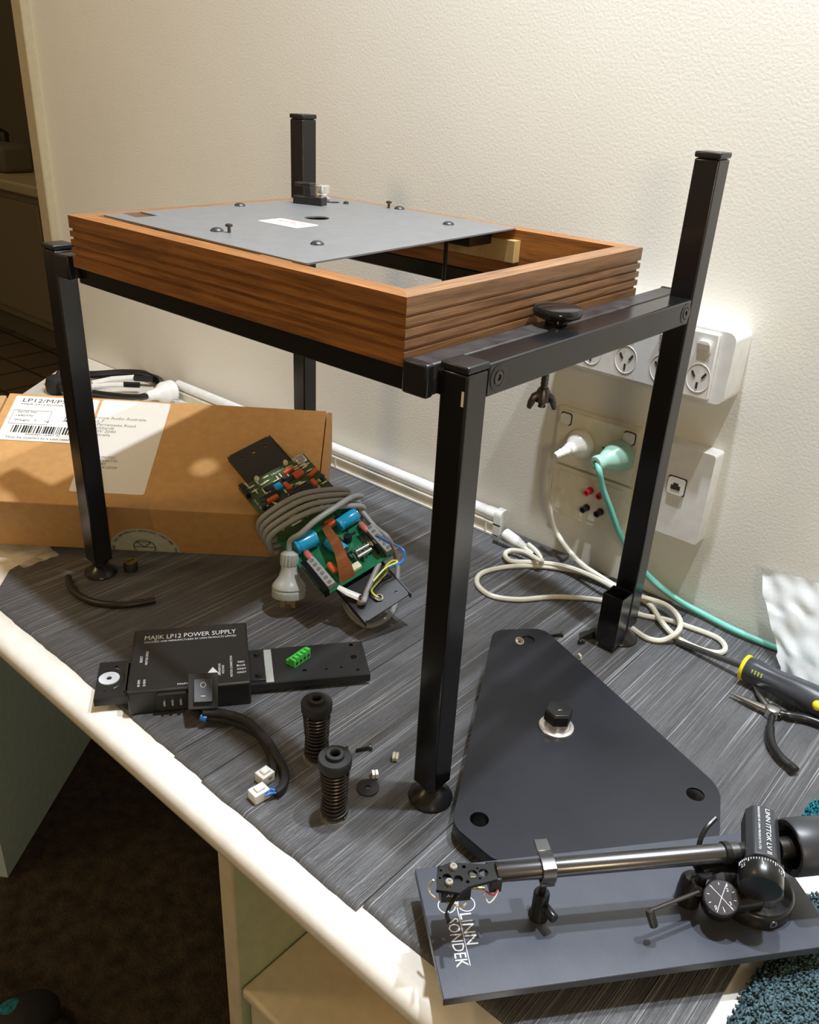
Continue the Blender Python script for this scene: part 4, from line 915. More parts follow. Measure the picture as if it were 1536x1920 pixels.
# small hardware on the mat
def screw(u0, v0, u1, v1, name, label, L=.016, r=.0017, hr=.0034, mt='darksteel', cat='screw', grp=None):
    a = Z(u0, v0, ZM+hr); b = Z(u1, v1, ZM+r); d = (b-a).normalized()
    a = V((a.x, a.y, ZM+hr)); Ls = (b-a).length
    m = MB(); pr = [(.0006, 0), (hr*.8, .0002), (hr, .0012), (hr, .0020), (r, .0022)]
    k = int(Ls/.0009); 
    for i in range(k):
        pr += [(r*1.1, .003+i*.0009), (r*.8, .00345+i*.0009)]
    pr += [(.0004, .003+k*.0009)]
    m.lathe(a, d, pr, 14); solo(name, m, M[mt], a, label, cat, grp)
screw(698, 1400, 672, 1406, 'machine_screw', 'dark threaded screw lying on its side right of the far spring')
screw(648, 1419, 650, 1404, 'machine_screw', 'short dark screw standing on its head between the two springs')
screw(1056, 1189, 1034, 1192, 'machine_screw', 'black screw beside the far corner of the black triangular plate')
def nutpair(u, v, label, ang, two=True):
    c = Z(u, v, ZM+.004); ax = V((math.cos(ang), math.sin(ang), 0)); t = thing('hex_nut_pair', (c.x, c.y, ZM), label, 'nut')
    for k in range(2 if two else 1):
        m = MB(); m.lathe(V((c.x, c.y, ZM+.0040)) + ax*(k*.0032), ax, [(.0018, 0), (.0040, 0), (.0045, .0004), (.0045, .0024), (.0040, .0028), (.0018, .0028)], 6, False); m.build('hex_nut', M['nickel'], t)
    return t
nutpair(736, 1418, 'pair of shiny hex nuts lying near the foot of the nearest stand leg', .6)
nutpair(697, 1452, 'pair of shiny hex nuts next to the black rubber washer', .9)
c = Z(690, 1478, ZM); m = MB(); m.lathe(c, (0, 0, 1), [(.0025, 0), (.0105, 0), (.0105, .0014), (.0025, .0016)], 32, False); solo('rubber_washer', m, M['rubber'], c, 'flat black rubber washer on the mat by the shiny nuts', 'washer')
c = Z(1083, 1231, ZM); t = nutpair(1084, 1232, 'small shiny nut against the long edge of the black triangular plate', 1.3, False)
c = Z(246, 1068, ZM); m = MB(); m.lathe(c, (0, 0, 1), [(.0088, 0), (.0088, .011), (.0080, .012)], 24); fk = thing('knurled_foot', (c.x, c.y, ZM), 'small brass-topped round foot standing beside the near left stand leg', 'foot'); m.build('body', M['rubber'], fk)
m = MB(); m.lathe(c+V((0, 0, .012)), (0, 0, 1), [(.0085, 0), (.0085, .0014), (.0005, .0018)], 24); cp = m.build('brass_cap', M['brass'], fk)
m = MB(); m.box(c+V((0, 0, .0139)), (.0012, .011, .0006)); m.build('slot', M['slot'], cp)
m = MB(); m.tube(catmull([Z(128, 1082, .0085), Z(133, 1100, .0078), Z(150, 1118, .0078), Z(185, 1131, .0078), (Z(235, 1134, .0078)), Z(291, 1125, .0078)], 8), .0042, 12); solo('bent_hose', m, M['hose'], Z(200, 1125, ZM), 'curved length of dark hose around the near left stand foot', 'hose')
# small black clip pieces near the open sleeve
q = Z(1102, 1193, ZM); cp_ = thing('black_plastic_clip', (q.x, q.y, ZM), 'small folded black plastic clip on the mat beside the open square sleeve', 'clip')
m = MB(frame((q.x, q.y, ZM), (.7, .7, 0), (-.7, .7, .0))); m.add([(-.012, -.006, 0), (.008, -.006, 0), (.012, .006, .0), (-.009, .007, 0), (-.010, -.005, .0012), (.006, -.004, .010), (.010, .006, .009), (-.008, .006, .0012)], [(0, 3, 2, 1), (4, 5, 6, 7), (0, 1, 5, 4), (1, 2, 6, 5), (2, 3, 7, 6), (3, 0, 4, 7)]); m.build('body', M['plastic'], cp_, bevel=.0004)
q = Z(1088, 1203, ZM+.003); m = MB(); m.sphere(q, .003, 8); m.cyl(q, q+V((.004, .004, -.001)), .0016, n=8); solo('black_ball_stud', m, M['plastic'], (q.x, q.y, ZM), 'tiny black ball stud in front of the folded black clip', 'stud')

# ---------------------------------------------------------------- triangular sub-chassis
TZ = .024
P_ = lambda u, v: tuple(Z(u, v, TZ).xy)
sc_ = thing('triangular_metal_chassis', tuple(Z(1060, 1400, ZM)), 'large black rounded-corner triangular metal chassis with a central bearing', 'chassis')
outl = [P_(929, 1180), P_(1022, 1176), P_(1345, 1470), P_(1362, 1505), P_(1346, 1575), P_(1150, 1660), P_(935, 1620), P_(853, 1556), P_(845, 1530)]
outl = [P_(925, 1181), P_(1019, 1178), P_(1352, 1478), P_(1350, 1572), P_(930, 1615), P_(847, 1545)]
outr = roundpoly(outl, [.014, .014, .016, .010, .008, .012], 7)
hh = []
for (u, v, r_) in ((899, 1536, .0082), (1304, 1489, .0082), (990, 1199, .0080)):
    q = Z(u, v, TZ); hh.append(circ(q.x, q.y, r_, 28))
cenx = sum(p[0] for p in outr)/len(outr); ceny = sum(p[1] for p in outr)/len(outr)
m = MB(); m.prism(outr, TZ-.002, TZ, [h[::-1] for h in hh]); top = m.build('top_plate', M['satin'], sc_, bevel=.0012)
inn = [(cenx+(p[0]-cenx)*.975, ceny+(p[1]-ceny)*.975) for p in outr]
m = MB(); N_ = len(outr)
m.rings([[V((*p, TZ-.0008)) for p in outr], [V((*p, TZ-.013)) for p in outr], [V((*p, TZ-.013)) for p in inn], [V((*p, TZ-.002)) for p in inn]], cap=False); m.build('side_skirt', M['satin'], sc_)
m = MB(); q = Z(899, 1536, TZ); m.lathe((q.x, q.y, ZM), (0, 0, 1), [(.0084, 0), (.0084, TZ-ZM-.002), (.0112, TZ-ZM-.002)], 24, False); m.build('spring_cup', M['plastic'], sc_)
q = Z(990, 1199, TZ); m = MB(); m.lathe((q.x, q.y, TZ-.006), (0, 0, 1), [(.0084, 0), (.0084, .004), (.0004, .004)], 24, True); m.build('spring_cup', M['plastic'], sc_)
for (u, v) in ((985, 1300), (1240, 1520), (950, 1560)):
    m = MB(); m.lathe(Z(u, v, ZM), (0, 0, 1), [(.012, 0), (.012, TZ-ZM-.002)], 20); m.build('spacer_foot', M['plastic'], sc_)
q = Z(1043, 1364, TZ); bq = V((q.x, q.y, TZ))
m = MB(); m.lathe(bq, (0, 0, 1), [(.0170, 0), (.0172, .0024), (.0165, .0030), (.0128, .0032), (.0122, .0045), (.0122, .0110)], 40); bh = m.build('bearing_flange', M['chrome'], sc_, label='polished metal bearing flange')
m = MB(); m.lathe(bq, (0, 0, 1), [(.0128, .010), (.0140, .011), (.0140, .0215), (.0125, .0240), (.004, .0245), (.0035, .0250), (.0005, .0250)], 6); m.build('bearing_cap', M['plastic'], bh, bevel=.0018, seg=3, angle=20)
q = Z(974, 1200, TZ+.003); t = thing('small_pale_nut', (q.x, q.y, TZ), 'small pale nut by the hole at the far end of the triangular plate', 'nut')
m = MB(); m.lathe((q.x, q.y, TZ), (.35, -.2, 1), [(.0020, .004), (.0020, .0004), (.0048, .0002), (.0050, .0032), (.0042, .0042)], 18, False); m.build('body', M['cordwhite'], t)

# ---------------------------------------------------------------- tonearm on its armboard
AZ = .036
TLp, BLp, BRp = Z(788, 1628, AZ), Z(832, 1874, AZ), Z(1536, 1776, AZ)
ux = (BRp-BLp); ux.z = 0; ux.normalize(); uy = V((-ux.y, ux.x, 0))
AO = V((BLp.x, BLp.y, AZ)); AW = abs((TLp-BLp).dot(uy)); AM = frame(AO, ux, uy); AI = AM.inverted()
def ab(u, v, h): q = AI @ Z(u, v, AZ+h); return V((q.x, q.y, h))
ta = thing('tonearm_on_armboard', tuple(AO), 'black tonearm mounted on a long black armboard with white lettering', 'tonearm')
ALn = .30
m = MB(AM); m.mm((0, 0, -.0072), (ALn, AW, 0)); bd = m.build('armboard', M['board'], ta, bevel=.0006)
for y_ in (.006, AW-.020): MB(AM).mm((.004, y_, -.013), (ALn-.004, y_+.014, -.0072)).build('board_batten', M['palewood'], bd)
bc = ab(1425, 1700, 0)
m = MB(AM); m.lathe((bc.x, bc.y, -.0325), (0, 0, 1), [(.014, 0), (.014, .026)], 24); m.build('under_nut', M['steel_black'], ta)
m = MB(AM); m.lathe((.05, AW*.5, -.0325), (0, 0, 1), [(.010, 0), (.010, .0195), (.010, .0255)], 20); m.build('support_foot', M['rubber'], ta)
# lettering along the short side, reading towards the camera
def AT(u, v): 
    q = ab(u, v, .0002); return q
d1 = ab(868, 1712, 0); d2 = ab(893, 1775, 0)
Lv = (ab(876, 1790, 0)-ab(865, 1705, 0)); 
dn = V((0, -1, 0)); rt = V((1, 0, 0))
la_, lb_ = ab(857, 1701, 0), ab(882, 1811, 0); ldir = (lb_-la_).normalized(); lup = V((-ldir.y, ldir.x, 0))
if lup.x < 0: lup = -lup
def TFm(u, v, off=0.0):
    q = ab(u, v, .0); return AM @ frame((q.x+lup.x*off, q.y+lup.y*off, .00025), ldir, lup)
cap = .0088
sl_len = (ab(859, 1813, 0)-ab(843, 1722, 0)).length; ll_len = (ab(895, 1764, 0)-ab(868, 1709, 0)).length
textmesh([('LINN', (ll_len, cap), AM @ frame(la_+ldir*(la_-ab(861, 1714, 0)).length+lup*.0008+V((0, 0, .00025)), ldir, lup), 'LEFT'),
          ('SONDEK', (sl_len, cap), AM @ frame(la_+ldir*(la_-ab(863, 1721, 0)).length-lup*(cap+.0009)+V((0, 0, .00025)), ldir, lup), 'LEFT')], M['whiteink'], 'armboard_lettering', bd, .00006)
m = MB(AM); m.tube([la_+V((0, 0, .0002)), lb_+V((0, 0, .0002))], .00035, 4)
for k in (-1, 1):
    c = la_+lup*(.0075*k)-ldir*.002; m.tube([V((c.x+.0065*math.cos(t), c.y+.0065*math.sin(t), .0002)) for t in [2*PI*i/24 for i in range(25)]], .0004, 5)
c = la_-ldir*.012; m.tube([c+V((0, 0, .0002)), la_+V((0, 0, .0002))], .0004, 4)
m.build('armboard_emblem', M['whiteink'], bd)
# arm axis
HT = .050
pa = ab(930, 1636, HT); pb = ab(1382, 1597, HT)
ad = (pb-pa).normalized(); ap = V((-ad.y, ad.x, 0))
AR = .0070
m = MB(AM); m.lathe(pa, ad, [(AR*.9, 0), (AR, .001), (AR, (pb-pa).length), (AR*.8, (pb-pa).length+.001)], 32); tb_ = m.build('arm_tube', M['armtube'], ta)
AFr = AM @ frame(pa, ad, ap)   # x along arm (towards pivot), y away from camera, z up
AFi = AFr.inverted()
def af(u, v, h):  # pixel to arm frame at height h above arm axis
    q = AFi @ Z(u, v, AZ+HT+h); return V((q.x, q.y, h))
# headshell
hp = [(818, 1668), (824, 1626), (843, 1617), (924, 1621), (934, 1648), (880, 1662), (862, 1674)]
hz = .0035
poly = [tuple(af(u, v, hz).xy) for u, v in hp]
hl = []
for (u, v, r_) in ((838, 1645, .0032), (860, 1648, .0032), (886, 1638, .0034), (907, 1636, .0034), (870, 1625, .0014), (877, 1653, .0014), (900, 1647, .0010), (895, 1628, .0010), (827, 1632, .0009), (825, 1646, .0009)):
    q = af(u, v, hz); hl.append(circ(q.x, q.y, r_, 16)[::-1])
m = MB(AFr); m.prism(poly, hz-.0028, hz, hl); hs_ = m.build('headshell', M['plastic'], ta, bevel=.0004)
m = MB(AFr); q = af(928, 1655, 0); m.mm((-.006, -.0085, -.0105), (.003, .0085, hz-.0015)); m.build('headshell_collar', M['plastic'], hs_, bevel=.001)
for (u, v) in ((850, 1628), (842, 1657)):
    q = af(u, v, hz); m = MB(AFr); m.lathe((q.x, q.y, hz), (0, 0, 1), [(.0026, 0), (.0028, .0006), (.0028, .0026), (.0022, .0032), (.0013, .0032), (.0013, .0016)], 16); m.build('headshell_screw', M['chrome'], hs_)
m = MB(AFr); q = af(841, 1668, -.008); q1 = af(866, 1640, -.008); cx, cy = (q1.x+q.x)/2, (q.y+q1.y)/2; m.mm((cx-.012, cy-.0095, -.017), (cx+.010, cy+.0085, hz-.0029)); ct = m.build('cartridge', M['plastic'], ta, bevel=.001)
textmesh([('Adikt', .0042, AFr @ frame((cx-.008, cy-.0097, -.011), (1, 0, 0), (0, 0, 1)), 'LEFT')], M['whiteink'], 'cartridge_print', ct, .00005)
m = MB(AFr)
for i in range(4): m.cyl((cx+.010, cy-.006+i*.004, -.008-(i % 2)*.004), (cx+.020, cy-.007+i*.004, -.008-(i % 2)*.004), .0011, n=8)
m.build('cartridge_pins', M['brass'], ct)
for mt, nm, pts in (('redwire', 'red_lead', [(cx+.019, cy-.006, -.010), (cx+.026, cy-.012, -.010), (cx+.030, cy-.006, -.004), (-.003, -.002, -.002)]), ('plug', 'white_lead', [(cx+.019, cy-.002, -.010), (cx+.022, cy-.014, -.015), (cx+.029, cy-.010, -.008), (-.003, -.001, -.003)])):
    m = MB(AFr); m.tube(catmull([V(p) for p in pts], 6), .0006, 6); m.build(nm, M[mt], ct)
m = MB(AFr); g = [af(813, 1650, -.004), af(804, 1662, -.012), af(812, 1680, -.016), af(838, 1692, -.017), af(866, 1700, -.017), af(875, 1690, -.015)]; m.tube(catmull(g, 6), .0009, 6); m.build('stylus_guard', M['cordwhite'], ct)
m = MB(AFr); g = [af(862, 1668, .0005), af(854, 1682, -.006), af(843, 1700, -.012), af(838, 1716, -.014), af(841, 1728, -.012)]; m.tube(catmull(g, 5), .0019, 8, flat=.6); m.build('finger_lift', M['plastic'], hs_)
# arm rest clip
q = af(1024, 1627, 0); rx = q.x
m = MB(AFr)
arc = [(-.0080, -.0075), (-.0098, -.003), (-.0098, .003), (-.008, .0080), (-.003, .0095), (.003, .0095), (.0085, .0082)]
m.rings([[V((rx+sx*.0052, y*k, z*k)) for (y, z) in arc for k in (1,)] + [V((rx+sx*.0052, y*.82, z*.82)) for (y, z) in arc[::-1]] for sx in (-1, 1)])
m.mm((rx-.0052, .0080, .0070), (rx+.0052, .0190, .0088)); m.mm((rx-.0052, -.0085, -.0095), (rx+.0052, .0085, -.0072)); cp2 = m.build('rest_clip', M['armtube'], ta, bevel=.0004)
rp = AFr @ V((rx, 0, -.0095)); base = AM @ V(((AI @ rp).x, (AI @ rp).y, 0))
base = V((base.x, base.y, AZ))
m = MB(); m.lathe(base, (0, 0, 1), [(.0075, 0), (.0075, .002), (.0060, .004), (.0060, .024), (.0052, .0255), (.002, .0255)], 24); m.cyl(base+V((0, 0, .024)), rp, .0026, n=14); rpst = m.build('rest_post', M['plastic'], ta)
sdn = AM.to_3x3() @ V((.35, -1, 0)); m = MB(); m.lathe(base+V((0, 0, .015)), sdn, [(.0030, .004), (.0038, .006), (.0038, .016), (.003, .017)], 14); m.build('thumb_screw', M['plastic'], rpst)
# bearing pillar and base
pq = af(1436, 1610, 0); px_ = pq.x
bc3 = AFr @ V((px_+.004, -.0, 0)); bl = AI @ bc3; bcx, bcy = bl.x, bl.y
m = MB(AM); m.lathe((bcx, bcy, 0), (0, 0, 1), [(.0305, 0), (.0305, .0105), (.0290, .0125), (.0275, .0130), (.0, .0130)], 48); bs = m.build('mounting_collar', M['plastic'], ta)
m = MB(AM); m.lathe((bcx, bcy-.0300, .006), (0, -1, 0), [(.0032, 0), (.0032, .0012), (.0016, .0012), (.0016, .0002)], 16); m.build('collar_screw', M['steel'], bs)
m = MB(AM); m.lathe((bcx, bcy, .012), (0, 0, 1), [(.0235, 0), (.0215, .006), (.0180, .012), (.0165, .024), (.0165, .030)], 8); m.build('pillar', M['handle'], ta, bevel=.001, angle=20)
# bearing housing block with octagonal top, text, and dial drum facing the camera
m = MB(); oct_ = [(-.0190, -.0080), (-.0190, .0100), (-.0125, .0170), (.0, .0185), (.0125, .0170), (.0190, .0100), (.0190, -.0080), (.010, -.016), (-.010, -.016)]
hb0 = 0.0; HFr = AFr @ Matrix.Translation((px_, 0, 0)) @ Matrix.Rotation(math.radians(-27), 4, 'Z') @ Matrix.Diagonal((.76, .84, .86, 1)); m.M = HFr
m.rings([[V((hb0+y*.83, s_*.030+.006, z)) for (y, z) in oct_] for s_ in (-1, 1)])
hbk = m.build('bearing_housing', M['handle'], ta, bevel=.0012, angle=25)
oy = .036
textmesh([('LINN ITTOK LV II', (.054, .0046), HFr @ frame((hb0+.0012, .032, .0190), (0, -1, 0), (1, 0, -.10)), 'LEFT'), ('DESIGNED BY LINN PRODUCTS LTD', (.052, .0019), HFr @ frame((hb0-.0060, .033, .0186), (0, -1, 0), (1, 0, .11)), 'LEFT')], M['whiteink'], 'housing_lettering', hbk, .00005)
m = MB(HFr); m.lathe((hb0, -.0225, .000), (0, -1, -.25), [(.0200, 0), (.0205, .001), (.0205, .016), (.0190, .0185), (.004, .0195)], 48); dr = m.build('tracking_force_dial', M['plastic'], ta)
m = MB(HFr); axv = V((0, -1, -.25)).normalized(); up_ = V((0, -.25, 1)).normalized()
for i in range(24):
    t = math.radians(-80+160*i/23); rad = V((1, 0, 0))*math.sin(t)+up_*math.cos(t); c = V((hb0, -.0225, 0)) + rad*.0207 + axv*(.0025 if i % 5 else .0032)
    m.tube([c-axv*(.0008 if i % 5 else .0016), c+axv*(.0008 if i % 5 else .0016)], .00035, 5)
m.build('dial_marks', M['whiteink'], dr)
its = []
for s_, tdeg in (('2.5', -62), ('2', -8), ('1.5', 42)):
    t = math.radians(tdeg); rad = V((1, 0, 0))*math.sin(t)+up_*math.cos(t); tang = rad.cross(axv); c = V((hb0, -.0225, 0)) + rad*.02065 + axv*.0085
    its.append((s_, .0048, HFr @ frame(c, -tang if tang.x < 0 else tang, -axv), 'CENTER'))
textmesh(its, M['whiteink'], 'dial_numbers', dr, .00005)
hb0 = px_
# rear stub and counterweight
m = MB(AFr); m.lathe((hb0+.014, 0, 0), (1, 0, 0), [(.0080, 0), (.0080, .020)], 24); m.build('rear_stub', M['darksteel'], ta)
m = MB(AFr); m.lathe((hb0+.023, 0, 0), (1, 0, 0), [(.0076, .009), (.0145, .009), (.0160, .0), (.0200, -.001), (.0212, .001), (.0212, .028), (.0200, .030), (.006, .030)], 48, False); m.build('counterweight', M['handle'], ta, bevel=0)
m = MB(AFr); m.lathe((pb-pa).length*V((1, 0, 0))-V((.012, 0, 0)), (1, 0, 0), [(AR, 0), (AR+.0012, .001), (AR+.0012, .005), (AR, .006), (AR*.9, .006), (AR*.9, .022)], 28); m.build('tube_collar', M['plastic'], tb_)
# lift platform, cueing lever and curved lift bar
m = MB(AFr); lx = af(1320, 1630, -.012).x
m.tube([V((hb0-.016, .004, -.016)), V((hb0-.03, .002, -.014)), V((lx-.004, -.002, -.012))], [.009, .007, .008], 12, flat=.55); m.lathe((lx-.002, -.006, -.030), (0, 0, 1), [(.004, 0), (.004, .016), (.0065, .018), (.0065, .020)], 14); lf = m.build('lift_platform', M['plastic'], ta)
g = [af(1316, 1604, -.006), af(1320, 1585, 0), af(1332, 1570, .003), af(1349, 1555, .006)]
g = [V((lx+.000, .009, -.010)), V((lx+.003, .014, -.001)), V((lx+.009, .019, .006)), V((lx+.018, .024, .010))]
m = MB(AFr); m.tube(catmull(g, 6), .0019, 8); m.build('lift_bar', M['plastic'], lf)
l0 = ab(1310, 1672, .028); l1 = ab(1218, 1708, .028); l2 = ab(1226, 1735, .016)
m = MB(AM); m.tube([l0, l1], .0016, 8); m.tube([l1+V((0, 0, .001)), l1+(l2-l1)*.15, l2], [.0026, .0032, .0032], 12); m.build('cueing_lever', M['darksteel'], ta)
q = ab(1300, 1668, .016); m = MB(AM); m.lathe((q.x, q.y+.004, 0), (0, 0, 1), [(.0095, 0), (.0095, .010), (.0085, .022), (.0060, .026), (.002, .027)], 24); m.tube([V((q.x, q.y+.004, .022)), l0], .004, 10); m.build('lever_post', M['plastic'], ta)
# bias dial
q = ab(1353, 1683, .030); axd = V((-.30, -.42, .86)).normalized()
m = MB(AM); m.lathe(q, axd, [(.0115, -.022), (.0130, -.020), (.0130, -.001), (.0125, 0)], 36); bdl = m.build('bias_dial', M['plastic'], ta)
df = frame(q, V((1, 0, 0))-axd*axd.x, axd.cross(V((1, 0, 0))))
m = MB(AM @ df); m.lathe((0, 0, 0), (0, 0, 1), [(.0118, 0), (.0118, .0006), (.0002, .0007)], 36); fc = m.build('dial_face', M['dial'], bdl)
m = MB(AM @ df)
for i in range(10):
    t = 2*PI*i/10+.2; m.tube([V((.0085*math.cos(t), .0085*math.sin(t), .0009)), V((.0102*math.cos(t), .0102*math.sin(t), .0009))], .0003, 5)
for t in (.9, 2.1, 4.1, 5.2): m.tube([V((0, 0, .0009)), V((.0112*math.cos(t), .0112*math.sin(t), .0009))], .00025, 5)
m.build('dial_ticks', M['whiteink'], bdl)
textmesh([(s_, .0036, AM @ df @ Matrix.Translation((.0078*math.cos(t)-.001, .0078*math.sin(t)-.001, .0010)), 'CENTER') for s_, t in (('2', .55), ('3', -.75), ('1', -1.6), ('0', -2.3))], M['whiteink'], 'dial_numbers', bdl, .00005)
q = ab(1385, 1700, .008); m = MB(AM); m.tube([ab(1353, 1683, .030)-axd*.018, V((bcx-.010, bcy-.015, .016)), V((bcx, bcy, .022))], [.010, .009, .010], 12); m.build('dial_arm', M['plastic'], ta)

# ---------------------------------------------------------------- tools
sd = thing('screwdriver', tuple(Z(1400, 1270, ZM)), 'screwdriver with black and yellow handle on the mat beside the plastic bag', 'screwdriver')
h0 = Z(1395, 1250, .0200); h1 = Z(1545, 1322, .0215); ax = (h1-h0); ax.normalize()
tipd = Z(1270, 1203, .0075); s0 = h0
m = MB(); m.cyl(h0, tipd, .0036, .0034, n=16); m.build('shaft', M['armtube'], sd)
m = MB(); m.lathe(h0, ax, [(.0145, 0), (.0150, .0010), (.0150, .0035), (.0145, .004)], 32); m.build('front_collar', M['yellow'], sd, label='bright yellow collar')
rings = []
for s_, r_ in ((.004, .0130), (.008, .0140), (.014, .0142), (.022, .0132), (.040, .0135), (.055, .0150), (.075, .0165), (.090, .0155), (.10, .012)):
    a = ax.orthogonal().normalized(); b = ax.cross(a)
    rings.append([h0+ax*s_ + (a*math.cos(2*PI*j/48)+b*math.sin(2*PI*j/48))*r_*(1+.05*math.cos(6*2*PI*j/48)*(1 if .012 < s_ < .07 else .2)) for j in range(48)])
m = MB(); m.rings(rings); hd = m.build('handle', M['handle'], sd, angle=60)
upv = (V((0, 0, 1))-ax*ax.z).normalized(); sid = ax.cross(upv)
if (sid.dot(RF) > 0): sid = -sid
m = MB()
for i in range(4):
    c = h0+ax*(.014+i*.0035)+(sid*.86+upv*.5).normalized()*.0140; m.tube([c-upv*.002+sid*.0006, c+upv*.002-sid*.0006], .0009, 6)
m.build('handle_dashes', M['lime'], hd)
m = MB(); c = h0+ax*.087+(sid*.9+upv*.35).normalized()*.0140; m.sphere(c, .0055, 10, (1, 1, 1)); m.build('handle_spot', M['yellow'], hd, label='yellow spot inlay')
plr = thing('long_nose_pliers', tuple(Z(1445, 1330, ZM)), 'open long-nose pliers with black handles on the mat below the screwdriver', 'pliers')
zp = ZM+.006
jc = Z(1448, 1335, zp)
m = MB(); m.lathe(jc-V((0, 0, .0055)), (0, 0, 1), [(.0078, 0), (.0078, .011), (.006, .012)], 20); m.build('pivot', M['steel'], plr, bevel=.0006)
m = MB(); m.tube([Z(1369, 1299, zp), Z(1395, 1311, zp), Z(1425, 1325, zp), jc], [.0010, .0032, .0048, .006], 8, flat=.8); m.build('jaw', M['steel'], plr, label='lower bright jaw')
m = MB(); m.tube([Z(1413, 1284, zp+.001), Z(1424, 1302, zp+.001), Z(1436, 1320, zp), jc], [.0010, .0028, .0040, .005], 8, flat=.8); m.build('jaw', M['steel'], plr)
m = MB(); m.tube(catmull([Z(1449, 1340, zp), Z(1444, 1365, zp), Z(1446, 1392, zp), Z(1462, 1418, zp), Z(1482, 1436, zp), Z(1492, 1446, zp)], 6), [.0035]*6+[.0048]*20+[.0052]*4+[.0030], 10, flat=.9); m.build('handle_grip', M['plastic'], plr)
m = MB(); m.tube(catmull([Z(1455, 1334, zp), Z(1480, 1341, zp), Z(1510, 1346, zp), Z(1545, 1358, zp), Z(1600, 1382, zp)], 6), [.0035]*5+[.0050]*20, 10, flat=.9); m.build('handle_grip', M['plastic'], plr)
m = MB(); sp_ = []
for i in range(60):
    t = i/59; c = Z(1459, 1343, zp)*(1-t)+Z(1466, 1340, zp)*t; sp_.append(c+V((.0022*math.cos(i*.7), .0, .0022*math.sin(i*.7))))
m.tube(sp_, .0005, 5); m.build('return_spring', M['darksteel'], plr)

# clear plastic bag leaning at the right
bg = MB(); nx, nz = 26, 26
b00 = Z(1461, 1262, .006); 
tlp = Y(1425, 1063, .474); 
xr = .34
pts = []
for i in range(nx):
    for j in range(nz):
        s_ = i/(nx-1); t = j/(nz-1)
        s0 = Z(1464, 1262, .006); s1 = Z(1600, 1335, .006); tr_ = Y(1640, 1048, .474)
        botx = s0.x + s_*(s1.x-s0.x); topx = tlp.x + s_*(tr_.x-tlp.x)
        x = botx*(1-t)+topx*t - .004*math.sin(PI*t)*(1-s_)
        ybot = s0.y + s_*(s1.y-s0.y)
        y = ybot*(1-t)**1.2 + tlp.y*(1-(1-t)**1.2) + .006*noise.noise(V((s_*6, t*6, 0)))
        if t < .25: x += .006*noise.noise(V((t*14, 4, 0)))
        z = .0065 + (tlp.z-.0065+.012*s_)*t**.9 + .008*noise.noise(V((s_*5, t*5, 3))) * math.sin(PI*t)
        pts.append(V((x, min(y, .480), max(z, .006))))
off2 = []
for i in range(nx):
    for j in range(nz):
        p = pts[i*nz+j]; s_ = i/(nx-1); t = j/(nz-1); th = .010*math.sin(PI*s_)**.5*math.sin(PI*min(1, t*1.05))**.6 + .0006
        off2.append(V((p.x, min(p.y+th*.8, .4885), max(p.z-th*.9, .0045))))
fs = []; K = nx*nz
for i in range(nx-1):
    for j in range(nz-1):
        a = i*nz+j; fs += [(a, a+nz, a+nz+1, a+1), (K+a, K+a+1, K+a+nz+1, K+a+nz)]
for i in range(nx-1):
    a = i*nz; fs += [(a, K+a, K+a+nz, a+nz), (a+nz-1, a+2*nz-1, K+a+2*nz-1, K+a+nz-1)]
for j in range(nz-1): fs += [(j, j+1, K+j+1, K+j), ((nx-1)*nz+j, K+(nx-1)*nz+j, K+(nx-1)*nz+j+1, (nx-1)*nz+j+1)]
bg.add(pts+off2, fs); solo('plastic_bag', bg, M['film'], tuple(b00), 'crinkled translucent plastic bag leaning against the wall at the right', 'plastic bag', angle=50)

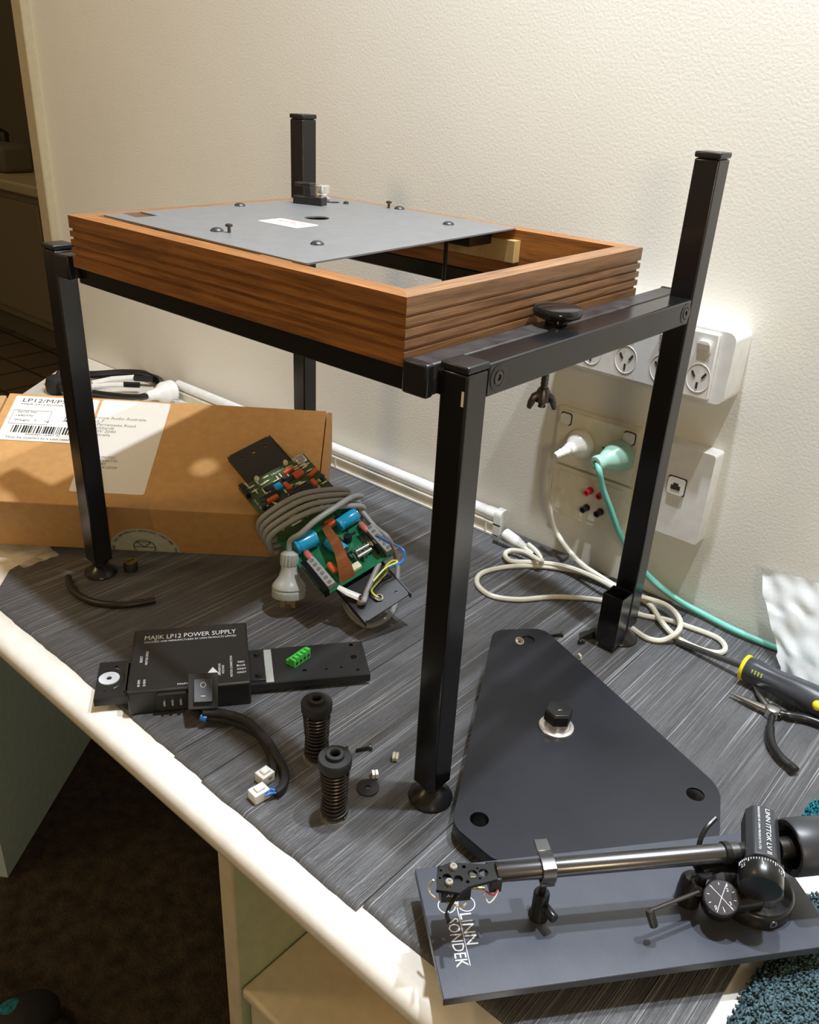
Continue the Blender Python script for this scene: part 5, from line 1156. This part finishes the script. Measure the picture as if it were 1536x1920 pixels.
# fleecy blue-grey cloth at the lower right corner
def fleece(name, corner_fn, n, mt, loc, label, cat, size=.0032):
    m = MB(); r = random.Random(4)
    for i in range(n):
        p, h = corner_fn(r); 
        d = V((r.uniform(-1, 1), r.uniform(-1, 1), r.uniform(.3, 1))).normalized(); a = d.orthogonal().normalized()*size*.5; b = d.cross(a)
        q = p + d*size*r.uniform(.8, 1.7); s1 = p + (q-p)*.55
        vs = [p-a*.5, p+a*.5, p+b*.5, s1-a, s1+a*.8+b*.4, s1+b, q]
        m.add(vs, [(0, 1, 2), (0, 3, 4, 1), (1, 4, 5, 2), (2, 5, 3, 0), (3, 6, 4), (4, 6, 5), (5, 6, 3)])
    return m
edge0 = Z(1356, 1925, .012); edge1 = Z(1420, 1822, .010)
ed = (edge1-edge0); ed.z = 0; Le = ed.length; ed.normalize(); en = V((ed.y, -ed.x, 0))
if en.dot(RR) < 0: en = -en
def hf(p2): return .010 + .006*noise.noise(V((p2.x*25, p2.y*25, 0))) 
def cf(r):
    s_ = r.uniform(-.05, .16); w_ = r.uniform(0, .16)
    p = V((edge0.x, edge0.y, 0))+ed*s_+en*(w_+.004*noise.noise(V((s_*60, 0, 5)))); h = hf(p)*min(1, .35+w_/.012); p.z = h
    return p, h
m = fleece('x', cf, 9000, 'towel', None, None, None)
g = 20
base_v = []; 
for i in range(g):
    for j in range(g):
        p = V((edge0.x, edge0.y, 0))+ed*(-.05+.21*i/(g-1))+en*(.16*j/(g-1)); base_v.append(V((p.x, p.y, hf(p)*min(1, .3+j*.6))))
fsb = [(i*g+j, i*g+j+1, (i+1)*g+j+1, (i+1)*g+j) for i in range(g-1) for j in range(g-1)]
nb = len(base_v); low = [V((p.x, p.y, .0008)) for p in base_v]; fsb += [(nb+a, nb+d2, nb+c2, nb+b2) for (a, b2, c2, d2) in list(fsb)]
for i in range(g-1): fsb += [(i, nb+i, nb+i+1, i+1), (i*g, (i+1)*g, nb+(i+1)*g, nb+i*g), ((g-1)*g+i, (g-1)*g+i+1, nb+(g-1)*g+i+1, nb+(g-1)*g+i), (i*g+g-1, nb+i*g+g-1, nb+(i+1)*g+g-1, (i+1)*g+g-1)]
m.add(base_v+low, fsb)
solo('fleecy_towel', m, M['towel'], tuple(edge0), 'shaggy blue-grey towel on the desk at the lower right corner', 'towel', angle=180)
q = Z(1555, 1570, .02)
def cf2(r):
    t = r.uniform(0, 2*PI); f = r.uniform(-1, 1); p = V((q.x+.018*math.cos(t)*math.sqrt(1-f*f)*1.3, q.y+.022*math.sin(t)*math.sqrt(1-f*f), .030+.024*f)); return p, 0
m = fleece('x', cf2, 1500, None, None, None, None, .003); m.sphere((q.x, q.y, .030), .023, 10, (1, 1, 1.1)); 
solo('teal_cloth', m, M['teal_knit'], (q.x, q.y, .004), 'bundle of teal cloth behind the counterweight at the right edge', 'cloth', angle=180)
